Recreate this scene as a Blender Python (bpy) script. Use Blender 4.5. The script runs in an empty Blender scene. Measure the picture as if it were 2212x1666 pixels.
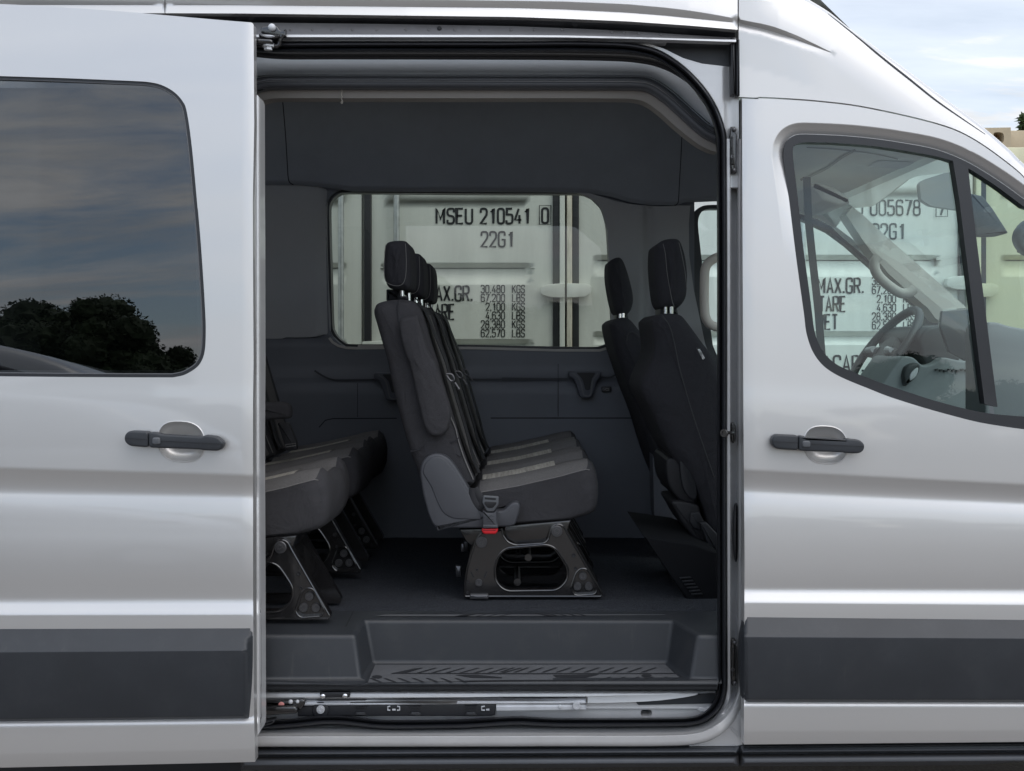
import bpy, bmesh, math, random
import numpy as np
from mathutils import Vector, Matrix
from mathutils.geometry import delaunay_2d_cdt

random.seed(7)
S = bpy.context.scene
C = S.collection
R = math.radians

# ---------------------------------------------------------------- camera
D, F, CX, CY, ZC = 2.8, 2333.0, 1106.0, 740.0, 1.5     # distance to the van side, focal length in picture units, principal point, eye height
cam = bpy.data.objects.new("camera", bpy.data.cameras.new("camera"))
C.objects.link(cam)
cam.location = (0, -D, ZC)
cam.rotation_euler = (R(90), 0, 0)
cam.data.sensor_width = 36
cam.data.lens = 36 * F / 2212
cam.data.shift_y = -(833 - CY) / 2212
cam.data.clip_start = 0.05
cam.data.clip_end = 3000
S.camera = cam

# ---------------------------------------------------------------- sky and sun
SUN_EL, SUN_AZ = 56, 132           # sun high to the right of the viewer, behind thin cloud
w = bpy.data.worlds.new("World")
S.world = w
w.use_nodes = True
nt = w.node_tree
for n in list(nt.nodes):
    nt.nodes.remove(n)
def N(tree, typ, **kw):
    n = tree.nodes.new(typ)
    for k, v in kw.items():
        if k == 'inp':
            for a, b in v.items():
                n.inputs[a].default_value = b
        else:
            setattr(n, k, v)
    return n
out = N(nt, 'ShaderNodeOutputWorld')
bg = N(nt, 'ShaderNodeBackground', inp={'Strength': 0.12})
sky = N(nt, 'ShaderNodeTexSky', sky_type='NISHITA', sun_disc=False)
sky.sun_elevation = R(SUN_EL)
sky.sun_rotation = R(SUN_AZ)
sky.air_density = 1.0
sky.dust_density = 1.0
tc = N(nt, 'ShaderNodeTexCoord')
sep = N(nt, 'ShaderNodeSeparateXYZ')
nt.links.new(tc.outputs['Generated'], sep.inputs[0])
zz = N(nt, 'ShaderNodeMath', operation='MAXIMUM', inp={1: 0.0})
nt.links.new(sep.outputs['Z'], zz.inputs[0])
za = N(nt, 'ShaderNodeMath', operation='ADD', inp={1: 0.16})
nt.links.new(zz.outputs[0], za.inputs[0])
dx = N(nt, 'ShaderNodeMath', operation='DIVIDE')
dy = N(nt, 'ShaderNodeMath', operation='DIVIDE')
nt.links.new(sep.outputs['X'], dx.inputs[0]); nt.links.new(za.outputs[0], dx.inputs[1])
nt.links.new(sep.outputs['Y'], dy.inputs[0]); nt.links.new(za.outputs[0], dy.inputs[1])
cmb = N(nt, 'ShaderNodeCombineXYZ')
nt.links.new(dx.outputs[0], cmb.inputs[0]); nt.links.new(dy.outputs[0], cmb.inputs[1])
mp = N(nt, 'ShaderNodeMapping')
mp.inputs['Rotation'].default_value = (0, 0, R(24))
mp.inputs['Scale'].default_value = (0.42, 1.25, 1.0)
nt.links.new(cmb.outputs[0], mp.inputs['Vector'])
nz = N(nt, 'ShaderNodeTexNoise', inp={'Scale': 1.9, 'Detail': 9.0, 'Roughness': 0.62, 'Distortion': 0.6})
nt.links.new(mp.outputs[0], nz.inputs['Vector'])
rp_ = N(nt, 'ShaderNodeValToRGB')
rp_.color_ramp.elements[0].position = 0.40
rp_.color_ramp.elements[1].position = 0.57
rp_.color_ramp.elements[0].color = (0.04, 0.04, 0.04, 1)
nt.links.new(nz.outputs[0], rp_.inputs[0])
# cloud brightness varies softly
nz2 = N(nt, 'ShaderNodeTexNoise', inp={'Scale': 2.4, 'Detail': 6.0, 'Roughness': 0.6})
nt.links.new(mp.outputs[0], nz2.inputs['Vector'])
cl = N(nt, 'ShaderNodeValToRGB')
cl.color_ramp.elements[0].position = 0.3
cl.color_ramp.elements[0].color = (4.5, 4.75, 5.05, 1)
cl.color_ramp.elements[1].position = 0.72
cl.color_ramp.elements[1].color = (7.3, 7.4, 7.55, 1)
nt.links.new(nz2.outputs[0], cl.inputs[0])
# the cloud deck is brighter on the sun's side
gr_ = N(nt, 'ShaderNodeMapRange', inp={1: -0.8, 2: 0.7, 3: 1.02, 4: 0.66})
nt.links.new(sep.outputs['Y'], gr_.inputs[0])
vm_ = N(nt, 'ShaderNodeVectorMath', operation='SCALE')
nt.links.new(cl.outputs[0], vm_.inputs[0])
zg = N(nt, 'ShaderNodeMapRange', inp={1: 0.0, 2: 0.75, 3: 0.88, 4: 1.42})      # overcast skies brighten towards the zenith
nt.links.new(sep.outputs['Z'], zg.inputs[0])
gz = N(nt, 'ShaderNodeMath', operation='MULTIPLY')
nt.links.new(gr_.outputs[0], gz.inputs[0]); nt.links.new(zg.outputs[0], gz.inputs[1])
nt.links.new(gz.outputs[0], vm_.inputs['Scale'])
mx = N(nt, 'ShaderNodeMix', data_type='RGBA')
veil = N(nt, 'ShaderNodeMapRange', inp={1: -0.6, 2: 0.9, 3: 0.0, 4: 0.68})
nt.links.new(sep.outputs['Y'], veil.inputs[0])
cov = N(nt, 'ShaderNodeMath', operation='MAXIMUM')
nt.links.new(rp_.outputs[0], cov.inputs[0]); nt.links.new(veil.outputs[0], cov.inputs[1])
nt.links.new(cov.outputs[0], mx.inputs[0])
nt.links.new(sky.outputs[0], mx.inputs[6])
nt.links.new(vm_.outputs[0], mx.inputs[7])
nt.links.new(mx.outputs[2], bg.inputs['Color'])
nt.links.new(bg.outputs[0], out.inputs[0])

sl = bpy.data.lights.new("sun", 'SUN')
sl.energy = 0.55
sl.angle = R(60)
sl.color = (1.0, 0.95, 0.88)
so = bpy.data.objects.new("sun", sl)
C.objects.link(so)
sd = Vector((math.sin(R(SUN_AZ)) * math.cos(R(SUN_EL)), math.cos(R(SUN_AZ)) * math.cos(R(SUN_EL)), math.sin(R(SUN_EL))))
so.rotation_euler = (-sd).to_track_quat('-Z', 'Y').to_euler()

S.view_settings.view_transform = 'Standard'
S.view_settings.look = 'None'
S.view_settings.exposure = 0.95
S.view_settings.gamma = 1.0
S.cycles.max_bounces = 10
S.cycles.diffuse_bounces = 5
S.cycles.transparent_max_bounces = 16

# ---------------------------------------------------------------- materials
def mat(name, col, rough=0.5, metal=0.0, spec=0.5, coat=0.0, bump=0.0, bscale=200.0, var=0.0, vscale=3.0, bdetail=3.0, stretch=None, dust=0.0, wrinkle=0.0):
    m = bpy.data.materials.new(name)
    m.use_nodes = True
    t = m.node_tree
    b = t.nodes['Principled BSDF']
    b.inputs['Base Color'].default_value = (*col, 1)
    b.inputs['Roughness'].default_value = rough
    b.inputs['Metallic'].default_value = metal
    b.inputs['Specular IOR Level'].default_value = spec
    b.inputs['Coat Weight'].default_value = coat
    b.inputs['Coat Roughness'].default_value = 0.04
    tcn = N(t, 'ShaderNodeTexCoord')
    src = tcn.outputs['Object']
    if stretch:
        mpn = N(t, 'ShaderNodeMapping')
        mpn.inputs['Scale'].default_value = stretch
        t.links.new(src, mpn.inputs['Vector'])
        src = mpn.outputs[0]
    if var:
        nn = N(t, 'ShaderNodeTexNoise', inp={'Scale': vscale, 'Detail': 6.0, 'Roughness': 0.6})
        t.links.new(src, nn.inputs['Vector'])
        rr = N(t, 'ShaderNodeValToRGB')
        rr.color_ramp.elements[0].position = 0.3
        rr.color_ramp.elements[1].position = 0.7
        rr.color_ramp.elements[0].color = (*[max(0, c * (1 - var)) for c in col], 1)
        rr.color_ramp.elements[1].color = (*[min(1, c * (1 + var)) for c in col], 1)
        t.links.new(nn.outputs[0], rr.inputs[0])
        t.links.new(rr.outputs[0], b.inputs['Base Color'])
    if dust:                                            # grit and pale scuffs
        cur = b.inputs['Base Color'].links[0].from_socket if b.inputs['Base Color'].is_linked else None
        prev = None
        for sc_, lo_, hi_, am, strt in ((420, .66, .72, 1.0, None), (14, .52, .80, .35, None), (60, .62, .74, .5, (1, 1, .12))):
            nd = N(t, 'ShaderNodeTexNoise', inp={'Scale': sc_, 'Detail': 5.0, 'Roughness': 0.65})
            if strt:
                mm = N(t, 'ShaderNodeMapping'); mm.inputs['Scale'].default_value = strt; mm.inputs['Rotation'].default_value = (.3, .5, .4)
                t.links.new(tcn.outputs['Object'], mm.inputs['Vector']); t.links.new(mm.outputs[0], nd.inputs['Vector'])
            else:
                t.links.new(tcn.outputs['Object'], nd.inputs['Vector'])
            mr = N(t, 'ShaderNodeMapRange', inp={1: lo_, 2: hi_, 3: 0.0, 4: dust * am})
            t.links.new(nd.outputs[0], mr.inputs[0])
            mxd = N(t, 'ShaderNodeMix', data_type='RGBA')
            mxd.inputs[7].default_value = (0.26, 0.24, 0.21, 1)
            t.links.new(mr.outputs[0], mxd.inputs[0])
            if cur is not None:
                t.links.new(cur, mxd.inputs[6])
            else:
                mxd.inputs[6].default_value = (*col, 1)
            cur = mxd.outputs[2]
        t.links.new(cur, b.inputs['Base Color'])
    if bump:
        nb = N(t, 'ShaderNodeTexNoise', inp={'Scale': bscale, 'Detail': bdetail, 'Roughness': 0.6})
        t.links.new(src, nb.inputs['Vector'])
        bn = N(t, 'ShaderNodeBump', inp={'Strength': bump, 'Distance': 0.01})
        t.links.new(nb.outputs[0], bn.inputs['Height'])
        if wrinkle:
            nw = N(t, 'ShaderNodeTexNoise', inp={'Scale': 11.0, 'Detail': 3.0, 'Roughness': 0.5, 'Distortion': 1.2})
            t.links.new(tcn.outputs['Object'], nw.inputs['Vector'])
            bw_ = N(t, 'ShaderNodeBump', inp={'Strength': wrinkle, 'Distance': 0.05})
            t.links.new(nw.outputs[0], bw_.inputs['Height'])
            t.links.new(bw_.outputs[0], bn.inputs['Normal'])
        t.links.new(bn.outputs[0], b.inputs['Normal'])
    return m

def glass(name, tint, ior=1.5, gain=1.0, rough=0.0, wave=0.0):
    m = bpy.data.materials.new(name)
    m.use_nodes = True
    t = m.node_tree
    t.nodes.remove(t.nodes['Principled BSDF'])
    o = [n for n in t.nodes if n.type == 'OUTPUT_MATERIAL'][0]
    tr = N(t, 'ShaderNodeBsdfTransparent', inp={'Color': (*tint, 1)})
    gl = N(t, 'ShaderNodeBsdfGlossy', inp={'Color': (1, 1, 1, 1), 'Roughness': rough})
    fr = N(t, 'ShaderNodeFresnel', inp={'IOR': ior})
    mu = N(t, 'ShaderNodeMath', operation='MULTIPLY', inp={1: gain}, use_clamp=True)
    mi = N(t, 'ShaderNodeMixShader')
    if wave:
        tcn = N(t, 'ShaderNodeTexCoord')
        nb = N(t, 'ShaderNodeTexNoise', inp={'Scale': 1.6, 'Detail': 0.0})
        t.links.new(tcn.outputs['Object'], nb.inputs['Vector'])
        bn = N(t, 'ShaderNodeBump', inp={'Strength': wave, 'Distance': 0.05})
        t.links.new(nb.outputs[0], bn.inputs['Height'])
        t.links.new(bn.outputs[0], gl.inputs['Normal'])
    t.links.new(fr.outputs[0], mu.inputs[0])
    t.links.new(mu.outputs[0], mi.inputs[0])
    t.links.new(tr.outputs[0], mi.inputs[1])
    t.links.new(gl.outputs[0], mi.inputs[2])
    t.links.new(mi.outputs[0], o.inputs[0])
    return m

M = {
 'paint': mat('silver_paint', (0.56, 0.552, 0.542), 0.37, 0.57, 0.5, 1.0, var=0.02, vscale=1.5),
 'jamb': mat('jamb_paint', (0.56, 0.56, 0.562), 0.36, 0.3, 0.5, 0.6, bump=0.08, bscale=25, var=0.05, vscale=9),
 'clad': mat('cladding_plastic', (0.023, 0.026, 0.031), 0.50, dust=0.07, bump=0.06, bscale=900, var=0.12, vscale=7),
 'black': mat('black_plastic', (0.017, 0.018, 0.021), 0.42, bump=0.05, bscale=500, var=0.15, vscale=20),
 'gblack': mat('gloss_black_metal', (0.011, 0.0105, 0.011), 0.2, 0.0, 0.8, 0.4, var=0.2, vscale=14, bump=0.06, bscale=60),
 'rubber': mat('rubber_seal', (0.012, 0.013, 0.016), 0.38, bump=0.05, bscale=300),
 'gapdark': mat('dark_gap', (0.008, 0.008, 0.010), 0.6, var=0.1),
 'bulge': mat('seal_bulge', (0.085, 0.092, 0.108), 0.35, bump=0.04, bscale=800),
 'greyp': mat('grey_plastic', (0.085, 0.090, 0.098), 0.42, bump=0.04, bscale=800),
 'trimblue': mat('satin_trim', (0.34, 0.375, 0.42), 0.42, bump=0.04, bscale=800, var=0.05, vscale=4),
 'taupe': mat('taupe_trim', (0.260, 0.243, 0.230), 0.65, bump=0.05, bscale=700, var=0.05),
 'head': mat('headliner_cloth', (0.200, 0.212, 0.236), 0.85, spec=0.2, bump=0.12, bscale=900, var=0.07, vscale=5),
 'pillar': mat('pillar_trim', (0.285, 0.287, 0.292), 0.70, spec=0.3, bump=0.06, bscale=900, var=0.05),
 'wall': mat('wall_trim', (0.105, 0.113, 0.130), 0.55, bump=0.08, bscale=900, var=0.08),
 'walllow': mat('lower_wall_trim', (0.066, 0.070, 0.085), 0.6, bump=0.08, bscale=900, var=0.1),
 'carpet': mat('carpet', (0.044, 0.048, 0.057), 0.95, dust=0.14, spec=0.1, bump=0.9, bscale=260, var=0.45, vscale=160),
 'step': mat('step_plastic', (0.020, 0.0225, 0.027), 0.47, dust=0.12, bump=0.08, bscale=900, var=0.07, vscale=6),
 'tread': mat('tread_rubber', (0.088, 0.091, 0.098), 0.5, dust=0.25, bump=0.05, bscale=500, var=0.1, vscale=20),
 'groove': mat('tread_groove', (0.014, 0.015, 0.018), 0.6),
 'fabd': mat('dark_fabric', (0.050, 0.049, 0.053), 0.9, wrinkle=0.22, spec=0.2, bump=0.5, bscale=1100, var=0.22, vscale=500),
 'fabb': mat('black_fabric', (0.032, 0.032, 0.037), 0.9, wrinkle=0.22, spec=0.25, bump=0.5, bscale=1100, var=0.22, vscale=500),
 'fabg': mat('grey_fabric', (0.125, 0.120, 0.118), 0.9, wrinkle=0.15, spec=0.2, bump=0.4, bscale=1000, var=0.15, vscale=300),
 'fabi': mat('ribbed_fabric', (0.36, 0.34, 0.30), 0.9, spec=0.2, bump=1.0, bscale=60, var=0.22, vscale=90, stretch=(1.6, 0.1, 1.0)),
 'shield': mat('seat_shield', (0.053, 0.055, 0.063), 0.5, bump=0.08, bscale=900, var=0.05),
 'belt': mat('belt_webbing', (0.018, 0.018, 0.021), 0.7, bump=0.2, bscale=600),
 'chrome': mat('chrome', (0.75, 0.76, 0.77), 0.18, 1.0),
 'steel': mat('zinc_steel', (0.56, 0.57, 0.59), 0.5, 0.25, var=0.1, vscale=12),
 'rail': mat('rail_metal', (0.14, 0.135, 0.137), 0.42, 0.2, var=0.12, vscale=6, stretch=(1, 8, 8)),
 'railb': mat('rail_bright', (0.58, 0.59, 0.61), 0.45, 0.3, var=0.06, vscale=5),
 'red': mat('red_plastic', (0.62, 0.02, 0.028), 0.35),
 'thread': mat('thread', (0.5, 0.47, 0.42), 0.9),
 'rock': mat('rocker_plastic', (0.050, 0.054, 0.062), 0.42, dust=0.15, bump=0.05, bscale=900, var=0.1),
 'cream': mat('cream_handle', (0.66, 0.61, 0.55), 0.5, bump=0.04, bscale=400),
 'soot': mat('matt_black', (0.006, 0.0065, 0.008), 0.8, spec=0.15),
 'boltm': mat('dark_bolt', (0.10, 0.10, 0.105), 0.32, 0.6),
 'deep': mat('deep_black_plastic', (0.012, 0.013, 0.016), 0.5),  # even near-black plastic for seat trim and post guides
 'seamd': mat('dark_seam', (0.045, 0.045, 0.048), 0.8),
 'stitch': mat('stitching', (0.17, 0.165, 0.16), 0.8),
 'cabin': mat('cabin_trim', (0.80, 0.80, 0.77), 0.75, bump=0.05, bscale=500, var=0.05),
 'cabinl': mat('cabin_trim_light', (0.36, 0.345, 0.32), 0.6, bump=0.04, bscale=500, var=0.04),
 'cabind': mat('cabin_trim_dark', (0.040, 0.043, 0.047), 0.5, bump=0.06, bscale=500, var=0.08),
 'screen': mat('screen', (0.06, 0.065, 0.07), 0.1, 0.0, 0.8),
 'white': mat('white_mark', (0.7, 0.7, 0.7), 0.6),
 'gtint': glass('privacy_glass', (0.10, 0.11, 0.115), 1.62, 1.6, wave=0.035),
 'gfar': glass('tinted_glass', (0.52, 0.55, 0.485), 1.5, 1.0),
 'gfront': glass('green_glass', (0.83, 0.93, 0.895), 1.5, 1.0),
 'contw': mat('container_white', (0.70, 0.72, 0.68), 0.55, dust=0.16, bump=0.12, bscale=5, var=0.10, vscale=2.2, stretch=(3.0, 1, 0.5)),
 'conty': mat('container_cream', (0.66, 0.64, 0.44), 0.55, dust=0.16, bump=0.12, bscale=5, var=0.10, vscale=2.2, stretch=(3.0, 1, 0.5)),
 'gasket': mat('gasket', (0.014, 0.015, 0.02), 0.5, var=0.2, vscale=8),
 'galv': mat('galvanised', (0.48, 0.50, 0.51), 0.4, 0.6, var=0.2, vscale=18),
 'ink': mat('marking_ink', (0.02, 0.022, 0.026), 0.6),
 'rust': mat('rusty_cream', (0.66, 0.62, 0.53), 0.7, var=0.25, vscale=9, stretch=(6, 1, 1)),
 'stucco': mat('stucco', (0.47, 0.39, 0.27), 0.9, bump=0.3, bscale=12, var=0.16, vscale=1.1),
 'stuccod': mat('stucco_stained', (0.36, 0.21, 0.10), 0.9, bump=0.3, bscale=12, var=0.5, vscale=2.2),
 'wglass': mat('dark_window', (0.02, 0.022, 0.025), 0.1, 0.0, 0.6),
 'leaf': mat('leaf', (0.045, 0.075, 0.022), 0.7, spec=0.3, var=0.5, vscale=0.9),
 'leafd': mat('leaf_dark', (0.026, 0.042, 0.016), 0.7, spec=0.3, var=0.5, vscale=0.9),
 'bark': mat('bark', (0.10, 0.075, 0.055), 0.9, bump=0.6, bscale=20, var=0.3),
 'carp': mat('car_paint', (0.55, 0.56, 0.57), 0.3, 0.5, 0.5, 1.0),
 'tyre': mat('tyre', (0.02, 0.02, 0.02), 0.8, bump=0.2, bscale=60),
}
# asphalt with an aggregate
M['asphalt'] = mat('asphalt', (0.155, 0.138, 0.122), 0.9, bump=0.5, bscale=60, var=0.3, vscale=90)

# ---------------------------------------------------------------- helpers
REG = {'d': (0, 0, 1 / 1.84448), 'a1': (0, 0, 2.0073), 'a2': (950, 0, 2.0073), 'a3': (2000, 0, 2.0073), 'a4': (2980, 0, 2.0073),
       'b1': (0, 800, 2.0073), 'b4': (2980, 800, 2.0073), 'b2': (1000, 700, 2.212), 'b3': (2000, 700, 2.212),
       'c1': (1000, 1450, 2.212), 'c3': (2000, 1450, 2.212), 'c2': (1700, 1900, 2.765), 'c4': (1000, 2000, 3.16),
       'e1': (0, 1600, 2.0109), 'e2': (0, 2350, 2.0109), 'e3': (1000, 2400, 2.212), 'e4': (2000, 2400, 2.212),
       'g': (3080, 1250, 2.212), 'f1': (2850, 1600, 1.7984), 'f2': (2850, 2350, 1.7984)}
def K(r, *pts):
    ox, oy, s = REG[r]
    return [((ox + p[0] / s) / 1.84448, (oy + p[1] / s) / 1.84448) + tuple(p[2:]) for p in pts]
def W(px, py, y):
    s = (D + y) / F
    return Vector(((px - CX) * s, y, ZC + (CY - py) * s))
def G(px, py, z):                      # the point of the level z seen at (px, py)
    return W(px, py, (ZC - z) * F / (py - CY) - D)

def cr(pts, n=6, closed=False):        # smooth curve through points
    pts = [tuple(p[:2]) for p in pts]
    if closed:
        P = [pts[-1]] + pts + pts[:2]
    else:
        P = [pts[0]] + pts + [pts[-1]]
    o = []
    for i in range(1, len(P) - 2):
        p0, p1, p2, p3 = [np.array(P[j], float) for j in (i - 1, i, i + 1, i + 2)]
        for k in range(n):
            t = k / n
            o.append(tuple(0.5 * ((2 * p1) + (-p0 + p2) * t + (2 * p0 - 5 * p1 + 4 * p2 - p3) * t * t + (-p0 + 3 * p1 - 3 * p2 + p3) * t ** 3)))
    if not closed:
        o.append(P[-1])
    return o
def rnd(pts, r=10, n=5, closed=True):  # polygon with rounded corners
    o = []
    L = len(pts)
    for i, p in enumerate(pts):
        rr = p[2] if len(p) > 2 else r
        p = np.array(p[:2], float)
        if not closed and i in (0, L - 1):
            o.append(tuple(p)); continue
        a = np.array(pts[i - 1][:2], float) - p
        b = np.array(pts[(i + 1) % L][:2], float) - p
        la, lb = np.linalg.norm(a), np.linalg.norm(b)
        q = min(rr, la * 0.48, lb * 0.48)
        if q < 1e-4:
            o.append(tuple(p)); continue
        A, B = p + a / la * q, p + b / lb * q
        for k in range(n + 1):
            t = k / n
            o.append(tuple((1 - t) ** 2 * A + 2 * t * (1 - t) * p + t * t * B))
    return o
def dens(pts, step, closed=True):
    o = []
    L = len(pts)
    for i in range(L if closed else L - 1):
        a, b = pts[i][:2], pts[(i + 1) % L][:2]
        l = math.hypot(b[0] - a[0], b[1] - a[1])
        k = max(1, int(math.ceil(l / step)))
        for j in range(k):
            t = j / k
            o.append((a[0] + (b[0] - a[0]) * t, a[1] + (b[1] - a[1]) * t))
    if not closed:
        o.append(tuple(pts[-1][:2]))
    return o
def fx(pts):                            # piecewise linear function through points
    pts = sorted([p[:2] for p in pts])
    X, Y = [p[0] for p in pts], [p[1] for p in pts]
    return lambda x: float(np.interp(x, X, Y))
def inside(poly, P):
    poly = np.array(poly); x, y = P[:, 0], P[:, 1]
    r = np.zeros(len(P), bool)
    j = len(poly) - 1
    for i in range(len(poly)):
        xi, yi = poly[i]; xj, yj = poly[j]
        if yi != yj:
            c = ((yi > y) != (yj > y)) & (x < (xj - xi) * (y - yi) / (yj - yi) + xi)
            r ^= c
        j = i
    return r
def segdist(loops, P):
    d = np.full(len(P), 1e9)
    for L in loops:
        L = np.array(L)
        for i in range(len(L)):
            a, b = L[i - 1], L[i]
            ab = b - a
            l2 = max(1e-9, ab @ ab)
            t = np.clip(((P - a) @ ab) / l2, 0, 1)
            q = P - (a + t[:, None] * ab)
            d = np.minimum(d, np.hypot(q[:, 0], q[:, 1]))
    return d

def dist_f(L):
    A = np.array([p[:2] for p in L], float)
    def f(px, py):
        P = np.array([[px, py]])
        a = A[:-1]; ab = A[1:] - a
        t = np.clip(((P - a) * ab).sum(1) / np.maximum(1e-9, (ab * ab).sum(1)), 0, 1)
        q = a + t[:, None] * ab - P
        return float(np.min(np.hypot(q[:, 0], q[:, 1])))
    return f
def off(L, d):
    P = np.array([p[:2] for p in L], float)
    a = np.roll(P, 1, 0); b = np.roll(P, -1, 0); a[0] = P[0]; b[-1] = P[-1]
    t = b - a; t /= np.linalg.norm(t, axis=1)[:, None]
    return [tuple(q) for q in P + np.stack([-t[:, 1], t[:, 0]], 1) * d]
VAN = bpy.data.objects.new('passenger_van', None)
VAN.location = (0, 1.0, 0)
C.objects.link(VAN)
def link(name, me, m, parent):
    if not isinstance(m, (list, tuple)):
        m = [m]
    for q in m:
        me.materials.append(M[q] if isinstance(q, str) else q)
    o = bpy.data.objects.new(name, me)
    C.objects.link(o)
    if parent is not None:
        o.parent = parent
        if parent.type == 'EMPTY':
            o.matrix_parent_inverse = Matrix.Translation(-parent.location)
    return o
def tag(o, label=None, cat=None, group=None, kind=None):
    for k, v in (('label', label), ('category', cat), ('group', group), ('kind', kind)):
        if v:
            o[k] = v
    return o

def panel(name, outer, m, parent, depth, holes=(), step=30, rows=None, extra=(), thick=0.015, bstep=14, grid=True):
    """a curved sheet: outline and holes as seen square-on, depth as a function, edges turned back by its thickness"""
    dep = depth if callable(depth) else (lambda x, y: depth)
    loops = [dens(L, bstep) for L in [outer] + list(holes)]
    pts, edges = [], []
    for L in loops:
        b = len(pts); n = len(L)
        pts += L
        edges += [(b + i, b + (i + 1) % n) for i in range(n)]
    A = np.array(loops[0])
    x0, y0 = A.min(0); x1, y1 = A.max(0)
    lines = []
    if rows is not None:
        lines += rows
    elif grid:
        for gy in np.arange(y0 + step * .5, y1, step):
            lines += [[(gx, gy)] for gx in np.arange(x0 + step * .5, x1, step)]
    lines += [dens(e, step, False) for e in extra]
    flat = [q[:2] for L in lines for q in L]
    if flat:
        P = np.array(flat, float)
        k = inside(loops[0], P)
        for h in loops[1:]:
            k &= ~inside(h, P)
        sd_ = np.zeros(len(P)); sd_[k] = segdist(loops, P[k])
        k &= sd_ > 0.6
        n_ = 0
        for L in lines:                       # keep each line as a run of mesh edges
            last = None
            for q in L:
                if k[n_]:
                    pts.append(tuple(P[n_]))
                    if last is not None:
                        edges.append((last, len(pts) - 1))
                    last = len(pts) - 1
                else:
                    last = None
                n_ += 1
    vs, es, fs, *_ = delaunay_2d_cdt([Vector(p) for p in pts], edges, [], 0, 1e-5)
    if fs:
        cen = np.array([[sum(vs[i].x for i in f) / len(f), sum(vs[i].y for i in f) / len(f)] for f in fs])
        k = inside(loops[0], cen)
        for h in loops[1:]:
            k &= ~inside(h, cen)
        fs = [f for f, q in zip(fs, k) if q]
    V = [W(v.x, v.y, dep(v.x, v.y)) for v in vs]
    nr = []
    e = 0.6
    for v in vs:
        a = W(v.x + e, v.y, dep(v.x + e, v.y)) - W(v.x - e, v.y, dep(v.x - e, v.y))
        b = W(v.x, v.y + e, dep(v.x, v.y + e)) - W(v.x, v.y - e, dep(v.x, v.y - e))
        n = a.cross(b)
        n.normalize()
        if n.y > 0:
            n = -n
        nr.append(n)
    faces, ln = [], []
    cnt = {}
    for f in fs:
        f = list(f)
        n = (V[f[1]] - V[f[0]]).cross(V[f[2]] - V[f[0]])
        if n.y > 0:
            f.reverse()
        faces.append(f)
        ln += [nr[i] for i in f]
        for i in range(len(f)):
            a, b = f[i], f[(i + 1) % len(f)]
            key = (min(a, b), max(a, b))
            cnt.setdefault(key, []).append((a, b))
    if thick:
        for key, l in cnt.items():
            if len(l) == 1:
                a, b = l[0]
                t = Vector((0, thick, 0))
                i = len(V)
                V += [V[a].copy(), V[b].copy(), V[b] + t, V[a] + t]
                faces.append([i + 1, i, i + 3, i + 2])
                n = (V[i] - V[i + 1]).cross(V[i + 3] - V[i])
                n = n.normalized() if n.length > 1e-12 else Vector((0, -1, 0))
                ln += [n] * 4
    me = bpy.data.meshes.new(name)
    me.from_pydata([tuple(v) for v in V], [], faces)
    me.polygons.foreach_set('use_smooth', [True] * len(faces))
    me.normals_split_custom_set([tuple(n) for n in ln])
    return link(name, me, m, parent)

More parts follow.
